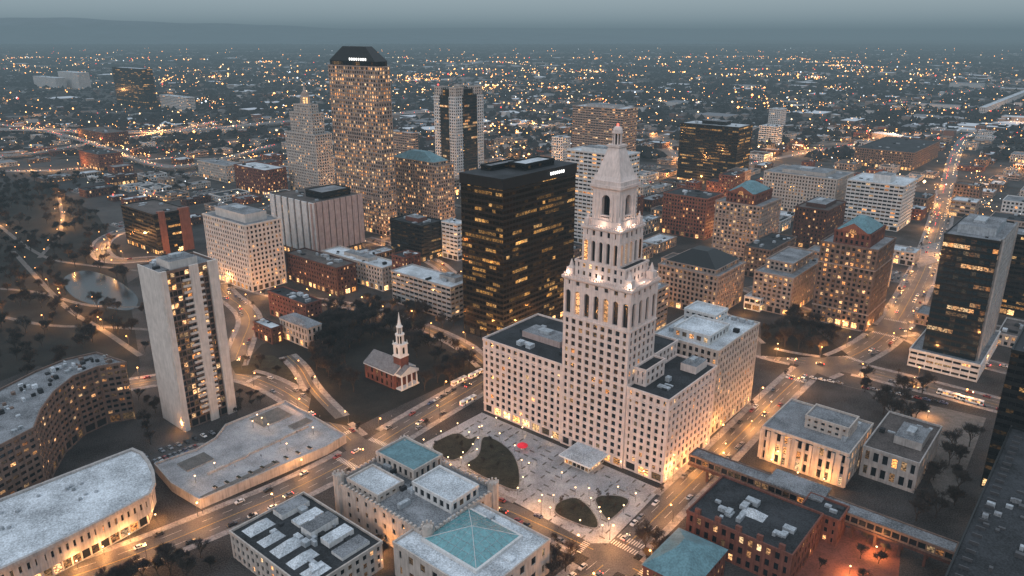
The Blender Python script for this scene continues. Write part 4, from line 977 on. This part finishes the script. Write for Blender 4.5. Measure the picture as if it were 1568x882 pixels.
for i in range(4):
    facade(bm_,bw[i],bw[(i+1)%4],1.3,2.6,1.3,1.5,.14,.12,.05,'trim','shop',.6,.1)
bm_.box((0,0),(1,0),2.5,12,2.6,3.05,'trim',bot=True); bm_.box((-2,0),(1,0),1.6,2.6,3.05,3.35,'hvac'); bm_.box((3,0),(1,0),1.4,1.6,3.05,3.3,'hvac')
for x in(-3.6,4.0):
    for s in(-1,1):
        ring=[(x+.5*math.cos(t*math.pi/6),s*1.27,.5+.5*math.sin(t*math.pi/6)) for t in range(12)]; bm_.face(ring,'rubber')
for s in(-1,1): bm_.ring((6.05,s*.9),.16,.16,.8,1.05,'ew',6); bm_.ring((-6.05,s*.9),.14,.14,.9,1.15,'er',6)
bme=bm_.mesh('city_bus')
for (u,v,d) in ((717,617,D2),(703,587,D2),(729,576,D2),(1452,607,D1),(1487,617,D1)):
    o=D.objects.new('city_bus',bme); c=G(u,v); o.location=(c[0],c[1],.12); o.rotation_euler=(0,0,math.atan2(d[1],d[0])); C.collection.objects.link(o)
mb=MB(); n=10
for i in range(n):
    a0=2*math.pi*i/n;a1=2*math.pi*(i+1)/n; f=lambda an,r,z:(r*math.cos(an),r*math.sin(an),z)
    mb.face([f(a0,2.9,3.0),f(a1,2.9,3.0),f(a1,1.6,3.9),f(a0,1.6,3.9)],'umb'); mb.face([f(a0,1.6,3.9),f(a1,1.6,3.9),(0,0,4.5)],'umb'); mb.face([f(a0,2.9,3.0),f(a1,2.9,3.0),f(a1,2.85,2.7),f(a0,2.85,2.7)],'umb')
mb.ring((0,0),.08,.06,0,4.4,'steel',6); mb.ring((0,0),1.0,1.0,.7,.78,'trim',12); o=mb.obj('red_umbrella'); c=G(800,690); o.location=(c[0],c[1],.17)
o2=D.objects.new('umbrella_light',L('umbrella_light',(1,.25,.3),260,.1)); o2.parent=o; o2.location=(0,0,2.4); C.collection.objects.link(o2)
def person(seed):
    r_=random.Random(seed); st=.28
    J=[(0,0,.95),(0,0,1.25),(0,0,1.47),(0,0,1.55),(0,.01,1.66),(0,.01,1.74),(.19,0,1.44),(.24,-.1,1.17),(.22,.05,.93),(-.19,0,1.44),(-.24,.1,1.17),(-.22,.16,.95),(.1,0,.9),(.11,st*.5,.5),(.11,st*.4,.08),(.11,st*.4+.17,.04),(-.1,0,.9),(-.11,-st*.2,.5),(-.11,-st,.1),(-.11,-st+.16,.04)]
    E=[(0,1),(1,2),(2,3),(3,4),(4,5),(2,6),(6,7),(7,8),(2,9),(9,10),(10,11),(0,12),(12,13),(13,14),(14,15),(0,16),(16,17),(17,18),(18,19)]
    Rr=[.15,.15,.14,.06,.1,.08,.075,.055,.035,.075,.055,.035,.1,.07,.045,.04,.1,.07,.045,.04]
    me=D.meshes.new('pedestrian'); me.from_pydata(J,E,[]); o=D.objects.new('tmp',me); C.collection.objects.link(o)
    o.modifiers.new('s','SKIN'); 
    for i,v in enumerate(me.skin_vertices[0].data): v.radius=(Rr[i],Rr[i]); v.use_root=(i==0)
    o.modifiers.new('ss','SUBSURF').levels=1
    dg=C.evaluated_depsgraph_get(); m2=D.meshes.new_from_object(o.evaluated_get(dg)); m2.name='pedestrian'; D.objects.remove(o)
    for k in ('skin','coat','jeans'):
        kk=k+str(seed)
        M[kk]=mat(kk,{'skin':(.45,.28,.2),'coat':r_.choice([(.04,.04,.05),(.3,.05,.05),(.35,.33,.3)]),'jeans':(.04,.05,.08)}[k],.8,.1); m2.materials.append(M[kk])
    for p_ in m2.polygons: z=p_.center.z; p_.material_index=0 if 1.53<z<1.74 else (1 if z>.88 else 2)
    return m2
try:
    PM=[person(i) for i in (1,2,3)]
    for (u,v,z) in [(770,700,.17),(815,712,.17),(822,714,.17),(850,735,.17),(900,745,.17),(795,694,.17),(760,668,.17),(880,760,.17),(935,740,.17),(960,750,.17),(835,690,.17),(430,680,4),(400,700,4),(360,715,4),(460,660,4),(455,664,4),(380,735,4),(330,750,4),(490,640,.2),(600,640,.2),(668,668,.2),(1060,800,.2),(585,655,.2),(310,785,.2),(415,745,.2)]:
        c=G(u,v,z); o=D.objects.new('pedestrian',random.choice(PM)); o.location=(c[0],c[1],z); o.rotation_euler=(0,0,random.uniform(0,6.28)); C.collection.objects.link(o)
except Exception as e: print('person',e)
# ------------------------------------------------------------------ haze volumes (low layer and a thinner deep layer)
def haze(name,SG,col,top,mg):
    q=ccw([(-44000-mg,-400-mg),(44000+mg,-400-mg),(44000+mg,50000+mg),(-44000-mg,50000+mg)])
    m=D.materials.new(name); m.use_nodes=True; nt=m.node_tree; nt.nodes.clear(); out=nt.nodes.new('ShaderNodeOutputMaterial'); ab=nt.nodes.new('ShaderNodeVolumeAbsorption'); em=nt.nodes.new('ShaderNodeEmission'); ad=nt.nodes.new('ShaderNodeAddShader')
    ab.inputs['Color'].default_value=(0,0,0,1); ab.inputs['Density'].default_value=SG; em.inputs['Color'].default_value=(*col,1); em.inputs['Strength'].default_value=SG  # no scattering: emission in the volume stands in for scattered skylight
    nt.links.new(ab.outputs[0],ad.inputs[0]); nt.links.new(em.outputs[0],ad.inputs[1]); nt.links.new(ad.outputs[0],out.inputs['Volume']); M[name]=m
    mb=MB(); mb.prismoid(q,q,-8-mg*.01,top,name,bot=True); mb.obj('atmospheric_haze')
haze('low_haze',.00009,(.11,.165,.20),250,0)
haze('high_haze',.00006,(.20,.275,.315),560,100)
# ------------------------------------------------------------------ world & sun
w=D.worlds.new('World'); SC.world=w; w.use_nodes=True; nt=w.node_tree; bg=nt.nodes['Background']
sky=nt.nodes.new('ShaderNodeTexSky'); sky.sky_type='NISHITA'; sky.sun_disc=False; sky.sun_elevation=math.radians(4); sky.sun_rotation=math.radians(225)
tc=nt.nodes.new('ShaderNodeTexCoord'); sx=nt.nodes.new('ShaderNodeSeparateXYZ'); nt.links.new(tc.outputs['Generated'],sx.inputs[0])
cr=nt.nodes.new('ShaderNodeValToRGB'); cr.color_ramp.elements[0].position=0; cr.color_ramp.elements[0].color=(4.9,6.2,6.9,1); cr.color_ramp.elements[1].position=.6; cr.color_ramp.elements[1].color=(11.5,13,14.8,1)
nt.links.new(sx.outputs['Z'],cr.inputs[0]); mx=nt.nodes.new('ShaderNodeMix'); mx.data_type='RGBA'; mx.inputs[0].default_value=.88
nt.links.new(sky.outputs[0],mx.inputs[6]); nt.links.new(cr.outputs[0],mx.inputs[7]); nt.links.new(mx.outputs[2],bg.inputs['Color']); bg.inputs['Strength'].default_value=.08
s=D.lights.new('sun','SUN'); s.energy=.75; s.angle=math.radians(20); s.color=(1,.86,.80); so=D.objects.new('sun',s); C.collection.objects.link(so)
so.rotation_euler=Vector((.45,.75,-.45)).to_track_quat('-Z','Y').to_euler()
SC.view_settings.view_transform='Standard'; SC.view_settings.look='None'; SC.view_settings.exposure=0
cam=D.cameras.new('camera'); cam.lens=36*F/1568; cam.clip_end=90000; cam.clip_start=1; co=D.objects.new('camera',cam); co.location=(0,0,H); co.rotation_euler=(math.pi/2-PIT,0,0); C.collection.objects.link(co); SC.camera=co
print('faces',sum(len(m.polygons) for m in D.meshes),'objs',len(D.objects))
